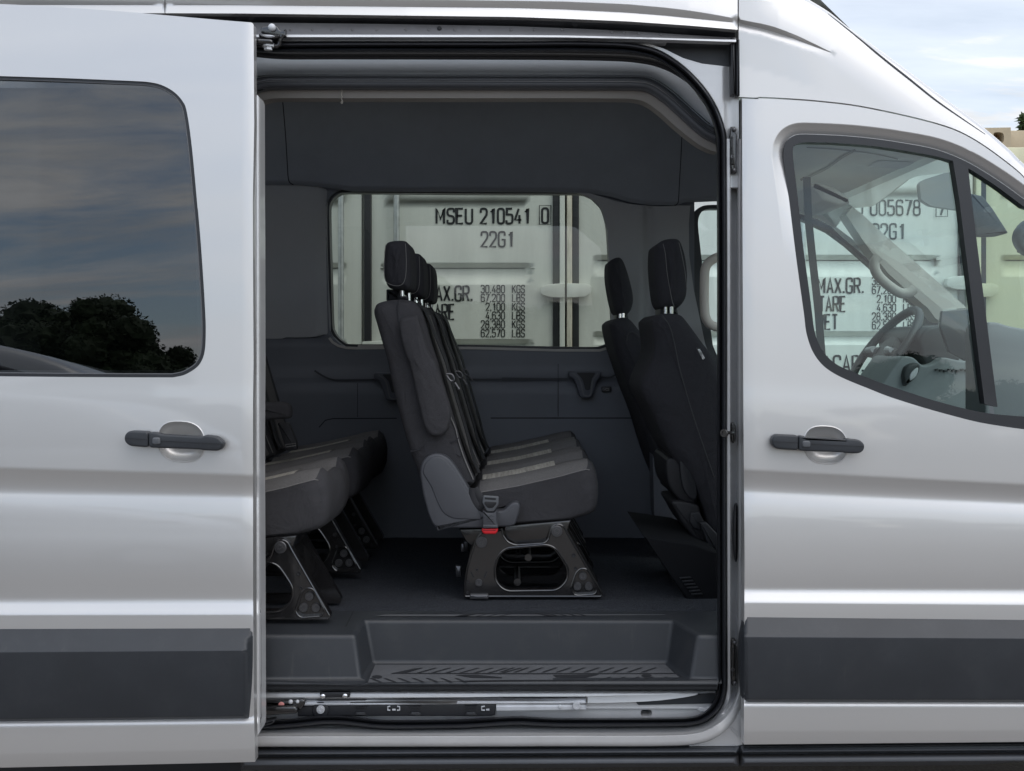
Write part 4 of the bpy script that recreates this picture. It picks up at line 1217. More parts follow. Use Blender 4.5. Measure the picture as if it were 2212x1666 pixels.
# tread plate with moulded grooves
tz = zT + .0025
tr = MB()
tp = K('e3', (1095, 552), (2212, 552)) + K('e4', (1440, 548), (1520, 625), (1600, 688), (0, 692)) + K('e3', (1030, 708), (1060, 630))
tr.add([G(p[0], p[1], tz) for p in tp], [list(range(len(tp)))], 0, False)
gv = tr
def gpoly(reg, *pts, z=tz + .0012):
    P = K(reg, *pts)
    gv.add([G(p[0], p[1], z) for p in P], [list(range(len(P)))], 1, False)
for k in range(8):
    x = 1330 + 125 * k
    gpoly('e3', (x, 622), (x + 34, 622), (x + 190, 577), (x + 160, 577))
for k in range(11):
    x = -30 + 125 * k
    gpoly('e4', (x, 616), (x + 34, 616), (x + 150, 575), (x + 122, 575))
gpoly('e3', (1230, 628), (2212, 632), (2212, 624), (1330, 622), (1480, 580), (1450, 580))
gpoly('e4', (0, 632), (1540, 630), (1530, 623), (0, 624))
for k in range(7):
    x = 1040 + 125 * k
    gpoly('e3', (x, 668), (x + 26, 668), (x + 120, 702), (x + 92, 702))
for k in range(6):
    x = 840 + 125 * k
    gpoly('e4', (x, 686), (x + 26, 686), (x + 130, 657), (x + 104, 657))
gpoly('e3', (1800, 640), (1990, 638), (2212, 660), (2212, 668), (1950, 664))
gpoly('e4', (450, 640), (860, 634), (740, 664), (480, 662))
gpoly('e4', (0, 684), (800, 682), (820, 690), (0, 693))
gpoly('e3', (1880, 690), (2212, 684), (2212, 693), (1900, 698))
for c in ((1112, 656), ):
    P = K('e3', c)[0]
    gv.add([G(P[0] + 11 * math.cos(a), P[1] + 3.4 * math.sin(a), tz + .0015) for a in np.linspace(0, 6.28, 14)[:-1]], [list(range(13))], 1, False)
P = K('e4', (1275, 645))[0]
gv.add([G(P[0] + 11 * math.cos(a), P[1] + 3.4 * math.sin(a), tz + .0015) for a in np.linspace(0, 6.28, 14)[:-1]], [list(range(13))], 1, False)
gv.build('tread_plate', ['tread', 'groove'], step, 0)
nz_ = MB()
zn = z0 + .0035
P = K('e3', (1090, 122), (1290, 92), (1500, 78), (2212, 76)) + K('e4', (780, 76), (1100, 70), (1300, 92), (1460, 112), (0, 122)) + K('e3', (2212, 124))
nz_.add([G(p[0], p[1], zn) for p in P], [list(range(len(P)))], 0, False)
gv = nz_
for k in range(6):
    x = 1280 + 110 * k
    gpoly('e3', (x, 100), (x + 30, 100), (x + 120, 82), (x + 92, 82), z=zn + .001)
for k in range(4):
    x = 1880 + 100 * k
    gpoly('e3', (x, 121), (x + 24, 121), (x + 110, 104), (x + 84, 104), z=zn + .001)
gpoly('e3', (1800, 121), (1960, 94), (2212, 90), (2212, 96), (1990, 101), (1900, 121), z=zn + .001)
gpoly('e4', (-20, 90), (300, 90), (460, 120), (400, 120), (280, 97), (-20, 97), z=zn + .001)
for k in range(4):
    x = 380 + 85 * k
    gpoly('e4', (x, 95), (x + 26, 95), (x + 110, 117), (x + 82, 117), z=zn + .001)
for k in range(4):
    x = 770 + 110 * k
    gpoly('e4', (x, 72), (x + 30, 72), (x + 140, 90), (x + 110, 90), z=zn + .001)
gv.build('nosing_strip', ['tread', 'groove'], step, 0)
MB().ribbon(K('e3', (900, 85), (835, 215)), 3, lambda x, y: .06 + (1350 - y) * .004).build('carpet_edge', 'gapdark', VAN, 0)

# sill below the step
def spanel(name, reg, pts, m, dep, step=20, thick=.02, parent=VAN, r=0, **kw):
    P = K(reg, *pts) if reg else pts
    if r: P = rnd(P, r)
    return panel(name, P, m, parent, dep, step=step, thick=thick, **kw)
panel('sill_flange', K('e3', (-100, 794), (600, 792), (1000, 792), (2212, 784)) + K('e4', (600, 783), (1700, 786), (1880, 786), (1880, 800), (760, 830), (0, 832)) + K('e3', (1000, 850), (-100, 852)), 'jamb', VAN, lambda x, y: fx([(1490, .075), (1496, .066), (1499, .060), (1507, .058), (1511, .075)])(y), step=5, thick=.02)
panel('inner_sill', [(545, 1508), (1562, 1500), (1562, 1575), (545, 1575)], 'jamb', VAN, .098, holes=[rnd(K('e4', (1222, 948), (1322, 948), (1322, 1004), (1222, 1004)), 8)], step=40, thick=.05)
panel('sill_hole', K('e4', (1215, 940), (1330, 940), (1330, 1010), (1215, 1010)), 'gapdark', VAN, .14, thick=0)
panel('lower_track', K('e3', (430, 856), (2212, 846)) + K('e4', (0, 836), (742, 832), (742, 944), (0, 955)) + K('e3', (2165, 955), (2160, 898), (430, 912)), 'steel', VAN, lambda x, y: fx([(1505, .085), (1509, .070), (1511, .062), (1514, .070), (1516, .060), (1519, .058), (1521, .070), (1524, .066), (1540, .066)])(y - (1250 - x) * .006), step=3.5, thick=.02)
o = MB().disc(W(*K('e4', (657, 910))[0], .064), .0105, h=.005).build('track_bolt', 'steel', VAN)
MB().disc(W(*K('e4', (512, 920))[0], .065), .006, h=.001, dome=.001).build('track_dimple', 'steel', VAN)
spanel('sill_pocket', 'e4', [(1180, 880), (1400, 872), (1720, 822), (1780, 795), (1905, 790), (1895, 892), (1200, 906)], 'clad', .094, r=3)
panel('pocket_flange', cr(K('e4', (755, 832), (1100, 822), (1450, 800), (1740, 798)), 5) + cr(K('e4', (1700, 820), (1560, 845), (1300, 872), (1000, 884), (755, 888)), 5), 'jamb', VAN, lambda x, y: .088 - (y - 1505) * .0003, step=12, thick=.01)
# black guide rail below the track
g1 = MB()
g1.pillow(K('e3', (410, 916), (2155, 898), (2155, 996), (2120, 1006), (410, 1006)), .070, .03, .004, 3)
for x in (912, 1395, 1885):
    g1.pillow(rnd(K('e3', (x, 912), (x + 108, 911), (x + 90, 940), (x + 10, 940)), 2), .064, .01, .002, 2)
    g1.pillow(rnd(K('e3', (x + 15, 968), (x + 90, 968), (x + 108, 1000), (x, 1000)), 2), .064, .01, .002, 2)
g1.disc(W(*K('e3', (615, 945))[0], .072), .022, h=.008, dome=.002, n=24)
gr = g1.build('lower_guide', 'black', VAN)
MB().disc(W(*K('e3', (615, 943))[0], .062), .011, h=.006).disc(W(*K('e3', (615, 943))[0], .056), .006, h=.006).build('guide_bolt', 'steel', gr)
c = MB()
for x, s in ((1258, 1), (2085, .8)):
    c.tube([W(*p, .067) for p in K('e3', (x - 30 * s, 916), (x - 52, 920), (x - 52, 950), (x - 30 * s, 952))], .002, 6)
    if s == 1:
        c.tube([W(*p, .067) for p in K('e3', (x + 30, 916), (x + 52, 920), (x + 52, 950), (x + 30, 952))], .002, 6)
    c.pillow(K('e3', (x - 14, 942), (x + 16, 942), (x + 16, 956), (x - 14, 956)), .064, .005, .001, 2)
c.split('guide_clip', 'steel', gr)
o = MB().pillow(rnd(K('e3', (606, 800), (622, 794), (868, 790), (870, 842), (608, 846)), 3), .050, .012, .003, 3).build('sill_buffer', 'black', VAN)
MB().disc(W(*K('e3', (632, 828))[0], .050), .007, h=.003, dome=.002).disc(W(*K('e3', (828, 825))[0], .050), .007, h=.003, dome=.002).split('buffer_rivet', 'chrome', o)
# lower roller arm reaching from the door
arm = MB()
arm.pillow(rnd(K('e3', (60, 930), (200, 920), (390, 918), (410, 950), (405, 985), (60, 1010)), 4), .035, .03, .006, 3)
arm.pillow(rnd(K('e3', (60, 866), (300, 870), (455, 850), (480, 870), (470, 910), (430, 960), (380, 915), (60, 925)), 4), .05, .02, .005, 3)
am = arm.build('lower_roller_arm', 'gblack', VAN)
MB().disc(W(*K('e3', (268, 904))[0], .049), .008, h=.001, dome=.001).build('arm_tag', mat('faded_red', (.55, .22, .2), .5), am)
MB().disc(W(*K('e3', (350, 876))[0], .049), .006, h=.003, dome=.002).disc(W(*K('e3', (410, 874))[0], .049), .005, h=.003, dome=.002).split('arm_bolt', 'steel', am)
MB().pillow(cr(K('e3', (60, 1040), (140, 1050), (205, 1035), (200, 1068), (150, 1090), (60, 1108)), 3, True), .03, .03, .006, 3).build('arm_brush', 'black', am)
MB().pillow(cr(K('e4', (1722, 945), (1750, 925), (1790, 930), (1838, 920), (1830, 960), (1815, 995), (1790, 985), (1775, 960), (1750, 962)), 2, True), .092, .003, .001, 2).build('tape_scrap', 'white', VAN)
# upper roller bracket
ub = MB()
ub.pillow(rnd(K('a2', (60, 308), (135, 305), (255, 312), (272, 322), (270, 345), (135, 350), (60, 345)), 4), -.02, .02, .005, 3)
ub.pillow(rnd(K('a2', (176, 212), (230, 206), (250, 195), (285, 195), (315, 212), (330, 240), (352, 245), (378, 225), (378, 290), (350, 295), (176, 265)), 4), .018, .02, .004, 3)
ub.pillow(rnd(K('a2', (160, 266), (330, 280), (318, 302), (290, 308), (160, 296)), 4), .0, .03, .004, 3)
ub.tube([W(*p, .012) for p in K('a2', (352, 285), (345, 300), (332, 320), (328, 360), (310, 372), (135, 360))], .006, 8)
ubo = ub.build('upper_roller_bracket', 'gblack', VAN)
b = MB()
b.disc(W(*K('a2', (270, 224))[0], .017), .010, h=.008, dome=.004)
b.tube([W(*p, .0) for p in K('a2', (237, 372), (237, 402))], .011, 6).tube([W(*p, .0) for p in K('a2', (237, 350), (237, 376))], .015, 12)
b.split('bracket_bolt', 'steel', ubo)
MB().pillow(cr(K('a2', (175, 285), (210, 278), (260, 280), (290, 292), (240, 300)), 3, True), -.004, .01, .002, 2).build('bracket_roller', 'steel', ubo)

# ---- seats
Y0 = .43
def loft(sections):
    n = len(sections[0])
    V = [p for s in sections for p in s]
    Fc = [[i * n + k, i * n + (k + 1) % n, (i + 1) * n + (k + 1) % n, (i + 1) * n + k] for i in range(len(sections) - 1) for k in range(n)]
    Fc.append(list(range(n))[::-1]); Fc.append([(len(sections) - 1) * n + k for k in range(n)])
    return V, Fc
def make_seat():
    yb = Y0 + .02
    wd = .42
    # frame of pressed black steel with its flanges
    fr = K('c2', (405, 1330), (412, 1200), (440, 1000), (490, 830), (540, 680), (600, 610), (700, 600), (800, 585), (835, 560), (850, 640), (900, 710), (980, 742), (1290, 722), (1330, 690), (1365, 560), (1400, 520), (1460, 508), (1520, 538), (1560, 620), (1720, 900), (1945, 1290), (1930, 1332))
    hl = rnd(K('c2', (758, 1000), (800, 870), (880, 800), (1320, 762), (1400, 790), (1460, 870), (1550, 1010), (1540, 1130), (1440, 1238), (870, 1245), (770, 1150)), 14)
    boss = rnd(K('c2', (1655, 1060), (1700, 1020), (1760, 1025), (1870, 1230), (1850, 1285), (1640, 1300), (1592, 1240)), 9)
    def fdep(px, py):
        return Y0
    seat = panel('passenger_seat', rnd(fr, 6), 'gblack', VAN, fdep, holes=[hl, boss], step=22, thick=.028, bstep=9)
    sub = lambda n, mb, m, a=35: mb.build(n, m, seat, a)
    bp = panel('bolt_plate', inset(boss, -2), 'gblack', seat, Y0 + .012, step=20, thick=.01)
    lp = MB()
    for L in (inset(rnd(fr, 6), 2.5), inset(hl, -3), inset(boss, -2)):
        lp.tube([W(p[0], p[1], Y0 - .001) for p in clean(L)], .0026, 6, True)
    lp.split('frame_flange', 'gblack', seat)
    bt = MB()
    for c in ((1720, 1090), (1660, 1205), (1785, 1205)):
        bt.disc(W(*K('c2', c)[0], Y0 + .012), .0125, h=.007)
    for c in ((605, 720), (1435, 600)):
        p = K('c2', c)[0]
        bt.disc(W(*p, Y0 - .001), .017, h=.004).disc(W(*p, Y0 - .005), .009, h=.005, n=6)
    bt.disc(W(*K('c2', (575, 1165))[0], Y0 - .001), .011, h=.006)
    bt.split('frame_bolt', 'boltm', seat)
    hd = MB()
    for c, r in (((1620, 866), 5), ((1642, 1012), 4), ((450, 1152), 3.6), ((552, 1026), 3), ((450, 1276), 3)):
        p = K('c2', c)[0]; hd.disc(W(*p, Y0 - .0005), r * .0013, h=.0008, n=12)
    hd.ribbon(K('c2', (485, 1045), (515, 1110)), 3, Y0 - .001).ribbon(K('c2', (660, 1045), (635, 1110)), 3, Y0 - .001)
    hd.split('frame_hole', 'gapdark', seat, 0)
    sub('floor_latch', MB().pillow(rnd(K('c2', (475, 1298), (680, 1298), (678, 1354), (474, 1354)), 3), Y0 - .012, .03, .004, 3).pillow(rnd(K('c2', (520, 1315), (640, 1315), (625, 1335), (530, 1335)), 2), Y0 - .016, .01, .003, 2), 'boltm')
    MB().pillow(rnd(K('c2', (315, 980), (380, 985), (375, 1105), (325, 1105)), 2), Y0 + .12, .02, .003, 2).pillow(rnd(K('c2', (375, 740), (412, 735), (415, 830), (378, 830)), 2), Y0 + .12, .02, .003, 2).split('lever', 'boltm', seat)
    # far frame, cross rails and pan
    ff = panel('far_frame', rnd([(p[0], p[1]) for p in fr], 6), 'gblack', seat, Y0, holes=[hl], step=40, thick=.025)
    ff.location = (0, .19, 0)
    cb = MB()
    for c in ((1120, 905), (1000, 1180), (1450, 640), (640, 720)):
        p = W(*K('c2', c)[0], Y0)
        cb.tube([p + Vector((0, .02, 0)), p + Vector((0, .21, 0))], .011, 10)
    q = [W(*p, Y0) for p in K('c2', (810, 905), (880, 945), (1370, 945), (1450, 890))]
    cb.tube([v + Vector((0, .10, 0)) for v in q], .007, 8)
    cb.pillow(K('c2', (360, 580), (840, 560), (830, 640), (700, 650), (500, 770), (440, 720)), Y0 + .04, .3, .004, 2)
    cb.pillow(K('c2', (850, 545), (1590, 480), (1540, 620), (1300, 720), (980, 735), (880, 680)), Y0 + .012, .3, .004, 2)
    cb.split('cross_rail', 'gblack', seat)
    # cushion: bolstered top
    P = K('c2', (580, 190), (800, 155), (1000, 120), (1240, 65), (1480, 10)) + K('c3', (600, 980), (700, 958), (780, 942), (835, 945), (868, 1000), (886, 1080), (886, 1150), (876, 1240), (850, 1305), (790, 1340), (600, 1382), (400, 1402), (150, 1420)) + K('c2', (610, 560), (430, 520), (400, 380), (470, 230))
    nt_ = 9
    xz = [(W(p[0], p[1], yb).x, W(p[0], p[1], yb).z) for p in P]
    xm = max(p[0] for p in xz)
    tops = [1.0 if i <= 7 else (.55 if i in (8,) else (.2 if i == 9 else 0)) for i in range(len(P))]
    secs = []
    prof_ = [(0, 0, .020), (.006, .003, .010), (.014, .008, .004), (.03, .018, 0), (.055, .026, 0), (.085, .025, 0), (.110, .014, 0), (.122, .002, 0), (.135, .008, 0), (.17, .012, 0), (.21, .013, 0), (.25, .012, 0), (.285, .008, 0), (.298, .002, 0), (.310, .014, 0), (.335, .025, 0), (.365, .026, 0), (.39, .018, 0), (.406, .008, .004), (.414, .003, .01), (.42, 0, .02)]
    for yo, dz, ins in prof_:
        s = []
        for (x, z), t in zip(xz, tops):
            fr_ = np.clip((x - (xm - .09)) / .09, 0, 1)
            crown = 1 - .5 * fr_ * (1 if .1 < yo < .32 else .4)
            bz = max(0, 1 - t) * (z < xz[13][1] + .02)
            s.append((x - fr_ * ins * 1.0 - .012 * fr_ * abs(yo - .21) / .21, yb + yo, z + dz * t * crown * 1.25 + ins * .5 * (1 if z < xz[12][1] else 0)))
        secs.append(s)
    V, Fc = loft(secs)
    n = len(P)
    cu = MB()
    for f in Fc:
        pass
    for i in range(len(secs) - 1):
        for k in range(n):
            cu.f.append([i * n + k, i * n + (k + 1) % n, (i + 1) * n + (k + 1) % n, (i + 1) * n + k])
            cu.m.append(1 if (k < 7 and 1 <= i <= 18) else 0); cu.sm.append(True)
    cu.v = V
    cu.f += Fc[-2:]; cu.m += [0, 0]; cu.sm += [True, True]
    cushion = cu.build('cushion', ['fabd', 'fabg'], seat, 50)
    # stitched seams of the cushion
    stt = MB()
    s0 = [Vector(p) for p in secs[1][:9]]
    cuv = []
    for a, b in zip(s0[:-1], s0[1:]):
        for k in range(4):
            cuv.append(a + (b - a) * (k / 4))
    stt.tube([p + Vector((0, -.0035, .0005)) for p in cuv], .0014, 5)
    sub('cushion_piping', stt, 'stitch')
    # ribbed insert
    ins = MB()
    vv, ff_ = [], []
    for j, yo in enumerate(np.linspace(.135, .285, 7)):
        for i in range(25):
            t = i / 24
            x = xz[0][0] + (xz[4][0] - xz[0][0]) * t * .93 + .005
            z = float(np.interp(x, [q[0] for q in xz[:8]], [q[1] for q in xz[:8]])) + (.015 + .006 * math.sin(math.pi * (yo - .12) / .18)) * 1.25 + .002
            vv.append((x, yb + yo, z))
    for j in range(6):
        for i in range(24):
            a = j * 25 + i
            ff_.append([a, a + 1, a + 26, a + 25])
    ins.add(vv, ff_)
    sub('seat_insert', ins, 'fabi', 60)
    # backrest
    bk = cr(K('b2', (1095, 1290), (1075, 1220), (1076, 1175), (1100, 1130), (1150, 1108), (1230, 1094), (1320, 1090), (1400, 1098), (1450, 1128), (1490, 1180), (1530, 1290), (1580, 1470), (1640, 1650)), 4) + cr(K('c1', (1680, 140), (1740, 340), (1800, 540), (1850, 720), (1910, 890), (1965, 1020), (1950, 1070), (1850, 1090), (1600, 1130), (1510, 1110), (1450, 920), (1390, 760), (1330, 560), (1270, 330), (1230, 150), (1195, -20)), 4)
    back = MB().pillow(clean(bk), yb - .01, wd, .035, 5, bulge=.006)
    sub('backrest', back, 'fabd', 50)
    bs = MB()
    for L in (K('b2', (1300, 1300), (1290, 1180), (1300, 1092)), K('b2', (1345, 1290), (1350, 1420), (1400, 1660)) + K('c1', (1400, 0), (1450, 280), (1490, 420)), K('c1', (1570, 690), (1700, 700), (1790, 685), (1830, 650)), K('c1', (1400, 770), (1480, 760), (1560, 690)), K('c1', (1560, 690), (1660, 780), (1780, 790), (1850, 820))):
        bs.tube([W(p[0], p[1], yb - .012) for p in cr(L, 5)], .002, 6)
    bs.split('backrest_seam', 'fabb', seat)
    stl = MB().tube([W(p[0], p[1], yb - .0) for p in cr(K('c1', (1750, 450), (1800, 560), (1830, 680), (1880, 830), (1960, 1020)), 5)], .0018, 5)
    sub('backrest_stitch', stl, 'stitch')
    # front face of the backrest, lighter cloth
    fcv = cr(K('b2', (1500, 1210), (1560, 1400), (1640, 1650)) + K('c1', (1740, 340), (1830, 640), (1910, 870), (1970, 1010)), 4)
    fp = MB()
    pv = [W(p[0] + 1.2, p[1], yb - .01) for p in fcv]
    for a in (0.05, .37):
        pass
    vv = []
    for p in pv:
        for yo in (.06, .10, .20, .30, .34):
            vv.append((p.x + (.004 if yo in (.10, .20, .30) else .001), p.y + yo, p.z))
    ff_ = [[i * 5 + k, i * 5 + k + 1, (i + 1) * 5 + k + 1, (i + 1) * 5 + k] for i in range(len(pv) - 1) for k in range(4)]
    sub('backrest_facing', fp.add(vv, ff_), 'fabg', 60)
    # armrest folded up
    ar = cr(K('b2', (1300, 1330), (1305, 1280), (1340, 1252), (1430, 1232), (1470, 1245), (1490, 1320), (1560, 1550)), 4) + cr(K('c1', (1620, -20), (1690, 180), (1750, 370), (1758, 470), (1735, 570), (1690, 625), (1630, 643), (1565, 620), (1520, 540), (1490, 420), (1440, 200), (1395, -10)), 4) + K('b2', (1365, 1600), (1320, 1450))
    arm_ = MB().pillow(clean(ar), yb - .055, .05, .014, 5, bulge=.004)
    sub('armrest', arm_, 'fabd', 50)
    # headrest with posts
    hr = cr(K('b2', (1162, 720), (1170, 630), (1200, 580), (1280, 566), (1350, 570), (1380, 600), (1396, 660), (1405, 780), (1407, 900), (1398, 975), (1370, 1003), (1300, 1006), (1215, 988), (1178, 930), (1160, 830)), 4, True)
    hrm = MB().pillow(hr, yb + .085, .25, .035, 6, bulge=.008)
    sub('headrest', hrm, 'fabb', 60)
    hs = MB().tube([W(p[0], p[1], yb + .0785) for p in cr(K('b2', (1186, 610), (1174, 760), (1176, 890), (1200, 945), (1280, 972), (1335, 955), (1362, 890), (1369, 760), (1362, 600)), 5)], .0008, 5)
    sub('headrest_stitch', hs, 'stitch')
    pt = MB()
    for yo, x in ((.13, 1330), (.29, 1345)):
        a, b = K('b2', (x, 985), (x + 4, 1100))
        p, q = W(*a, yb + .13), W(*b, yb + .13)
        pt.tube([p + Vector((0, yo - .13, 0)), q + Vector((0, yo - .13, 0))], .0065, 10)
    pt.split('headrest_post', 'chrome', seat)
    sub('post_socket', MB().pillow(rnd(K('b2', (1190, 1000), (1312, 1006), (1312, 1095), (1190, 1105)), 4), yb + .20, .12, .01, 3).pillow(rnd(K('b2', (1312, 1062), (1378, 1062), (1380, 1092), (1310, 1092)), 2), yb + .11, .05, .005, 3), 'fabb')
    # belts
    bl = MB()
    path = cr(K('b2', (1425, 1075), (1470, 1120), (1530, 1230), (1600, 1400), (1690, 1620)) + K('c1', (1720, 60), (1800, 330), (1880, 600), (1940, 840), (1990, 960)), 5)
    bl.tube([W(p[0], p[1], yb + .05) + Vector((.006, 0, 0)) for p in path], .019, 8, sx=.14, up=(1, 0, 0))
    bl.tube([W(p[0] + 7, p[1], yb + .09) for p in path[8:]], .019, 8, sx=.14, up=(1, 0, 0))
    bl.split('seat_belt', 'belt', seat)
    tg = MB()
    tg.tube([W(*p, yb + .03) for p in cr(K('c1', (1722, 92), (1770, 95), (1790, 140), (1760, 150), (1725, 105)), 4)], .0035, 6).tube([W(*p, yb + .03) for p in K('c1', (1795, 165), (1835, 225))], .004, 6)
    tg.split('belt_tongue', 'boltm', seat)
    # side shield and buckle
    shd = K('c1', (1485, 960, 20), (1500, 870, 30), (1560, 805, 30), (1650, 785, 30), (1740, 825, 30), (1800, 900), (1900, 1060), (1990, 1220), (2035, 1310)) + K('c2', (620, 375), (780, 375), (850, 372), (905, 310), (950, 280), (1010, 280), (1032, 330), (1020, 410), (975, 530), (940, 548), (610, 568), (100, 572)) + K('c1', (1640, 1447), (1600, 1420), (1560, 1330), (1510, 1140))
    shl = MB().pillow(rnd(shd, 7), Y0 - .03, .05, .008, 4, bulge=.0)
    sub('side_shield', shl, 'shield', 50)
    ip = K('c1', (1510, 960), (1530, 880), (1590, 825), (1660, 815), (1720, 850), (1790, 930), (1900, 1110), (1985, 1260), (2030, 1340), (2030, 1378), (1800, 1368), (1730, 1345), (1680, 1300), (1640, 1220), (1590, 1090))
    sub('shield_inset', MB().pillow(rnd(ip, 6), Y0 - .033, .02, .004, 3), 'shield', 50)
    bu = MB()
    bu.pillow(rnd(K('c2', (618, 372), (640, 385), (665, 400), (738, 400), (770, 372), (784, 372), (786, 566), (618, 566)), 3), Y0 - .058, .03, .004, 3)
    bu.pillow(rnd(K('c2', (616, 530), (786, 528), (786, 568), (616, 570)), 2), Y0 - .061, .03, .003, 3)
    buc = sub('buckle', bu, 'shield')
    tn = MB().pillow(rnd(K('c2', (622, 206), (796, 218), (794, 300), (740, 385), (665, 385), (612, 290)), 3), Y0 - .052, .012, .003, 3)
    sub('buckle_tongue', tn, 'greyp')
    sub('tongue_slot', MB().pillow(rnd(K('c2', (640, 272), (770, 280), (768, 300), (728, 345), (672, 345), (634, 300)), 3), Y0 - .0535, .004, .001, 2).ribbon(K('c2', (640, 236), (762, 246)), 4, Y0 - .0535), 'gapdark')
    sub('buckle_button', MB().pillow(rnd(K('c2', (606, 572), (784, 572), (784, 605), (760, 636), (630, 636), (606, 605)), 4), Y0 - .056, .024, .006, 4), 'red')
    sub('buckle_emblem', MB().ribbon(K('c2', (665, 440), (700, 440), (712, 425), (725, 440), (745, 440)), 1, Y0 - .0585).ribbon(K('c2', (660, 465), (680, 470)), 1, Y0 - .0585).ribbon(K('c2', (690, 470), (735, 470)), 1.4, Y0 - .0585).ribbon(K('c2', (670, 492), (742, 492)), 1, Y0 - .0585), 'belt', 0)
    lo = MB().tube([W(*p, yb - .05) for p in cr(K('c2', (515, 125), (512, 220), (545, 300), (590, 330), (603, 270), (560, 190), (525, 130)), 4)], .012, 8, sx=.3)
    sub('belt_loop', lo, 'belt')
    return seat
seat0 = make_seat()
def copy_tree(o, parent, loc):
    c = o.copy()
    C.objects.link(c)
    c.parent = parent
    c.matrix_parent_inverse = o.matrix_parent_inverse.copy()
    c.location = o.location + Vector(loc)
    for ch in o.children:
        copy_tree(ch, c, (0, 0, 0))
    return c
seat0['label'] = 'nearest seat of the middle bench with red belt buckle showing'
for k in (1, 2):
    s = copy_tree(seat0, VAN, (.005 * k, .43 * k, -.004 * k))
    s['label'] = ('middle seat of the middle bench', 'far window seat of the middle bench')[k - 1]
for k, (dy_, lb) in enumerate(((0, 'near seat of the rear row beside sliding door'), (.60, 'far seat of the rear row past the aisle'), (1.02, 'window seat of the rear row'))):
    s = copy_tree(seat0, VAN, (-.768, -.275 + dy_, .004))
    s['label'] = lb
ra = MB().pillow(rnd(K('c1', (-60, 342), (280, 340, 12), (335, 370, 12), (345, 440, 12), (335, 485), (-60, 512)), 6), .75, .06, .012, 4)
ra.build('rear_armrest', 'fabd', VAN, 50)
MB().pillow(rnd(K('c1', (230, 520), (330, 520), (400, 690), (405, 760), (310, 770)), 4), .9, .03, .006, 3).build('rear_belt_buckle', 'belt', VAN)
MB().ribbon(K('c1', (304, 712), (396, 700), (396, 720), (306, 734), (304, 712)), 1.2, .895).build('buckle_label', 'stitch', VAN, 0)

# ---- front seats seen from behind
def front_seat(y, hr, bk, pocket, label, posts):
    b = MB().pillow(cr(bk, 4, True), y, .44, .045, 5, bulge=.004)
    s = b.build('front_seat', 'fabb', VAN, 55)
    s['label'] = label
    MB().pillow(cr(hr, 5, True), y + .09, .24, .04, 6, bulge=.008).build('headrest', 'fabb', s, 60)
    pm = MB()
    for p in posts:
        q = W(*p, y + .10)
        pm.tube([q + Vector((0, 0, .012)), q - Vector((0, 0, .014))], .0062, 10)
    pm.split('headrest_post', 'chrome', s)
    if pocket:
        MB().tube([W(p[0], p[1], y - .004) for p in cr(pocket, 5)], .0018, 6).build('back_seam', 'seamd', s)
    return s
hrP = K('b3', (1358, 640), (1385, 592), (1450, 556), (1540, 548), (1585, 575), (1622, 680), (1645, 820), (1646, 980), (1630, 1080), (1580, 1150), (1520, 1175), (1430, 1172), (1390, 1110), (1368, 980), (1354, 800))
bkP = K('b3', (1332, 1310), (1345, 1262), (1400, 1222), (1500, 1212), (1590, 1228), (1650, 1290), (1760, 1440), (1900, 1640)) + [(1575, 850), (1580, 1000), (1585, 1160), (1540, 1160)] + K('c3', (1800, 1300), (1650, 1000), (1500, 800), (1330, 430), (1240, 200)) + K('b3', (1352, 1560))
fsP = front_seat(.62, hrP, bkP, K('b3', (1415, 1235), (1480, 1330), (1520, 1480), (1555, 1650)) + K('c3', (1590, 130), (1680, 440), (1780, 740), (1870, 1000)), 'front passenger seat with airbag tag', K('b3', (1442, 1190), (1492, 1188)))
MB().tube([W(p[0], p[1], .70) for p in cr(K('b3', (1420, 600), (1440, 690), (1455, 850), (1480, 1000), (1505, 1120), (1525, 1160)), 5)], .0007, 5).tube([W(p[0], p[1], .70) for p in cr(K('b3', (1560, 590), (1590, 720), (1615, 860), (1630, 1000)), 5)], .0007, 5).split('headrest_stitch', 'stitch', fsP)
hrD = K('b3', (945, 770), (975, 735), (1020, 716), (1060, 725), (1095, 790), (1135, 920), (1160, 1030), (1164, 1110), (1140, 1190), (1090, 1232), (1040, 1230), (1000, 1190), (970, 1080), (942, 900))
bkD = K('b3', (955, 1330), (975, 1285), (1020, 1258), (1100, 1250), (1160, 1290), (1260, 1420), (1360, 1560)) + [(1500, 850), (1530, 1050), (1530, 1150), (1490, 1130)] + K('c3', (1450, 1120), (1320, 800), (1225, 490), (1120, 220), (1050, 20)) + K('b3', (990, 1500))
fsD = front_seat(1.30, hrD, bkD, K('b3', (1360, 1600), (1300, 1500), (1200, 1410), (1150, 1378), (1110, 1400), (1100, 1460)), 'driver seat seen from behind', K('b3', (1040, 1245), (1068, 1240)))
MB().pillow(rnd(K('b3', (1400, 1150), (1550, 1150), (1560, 1235), (1395, 1235)), 4), .78, .14, .01, 3).build('post_guide', 'deep', fsP)
MB().pillow(rnd(K('b3', (1012, 1200), (1112, 1200), (1118, 1275), (1008, 1275)), 4), 1.46, .14, .01, 3).build('post_guide', 'deep', fsD)
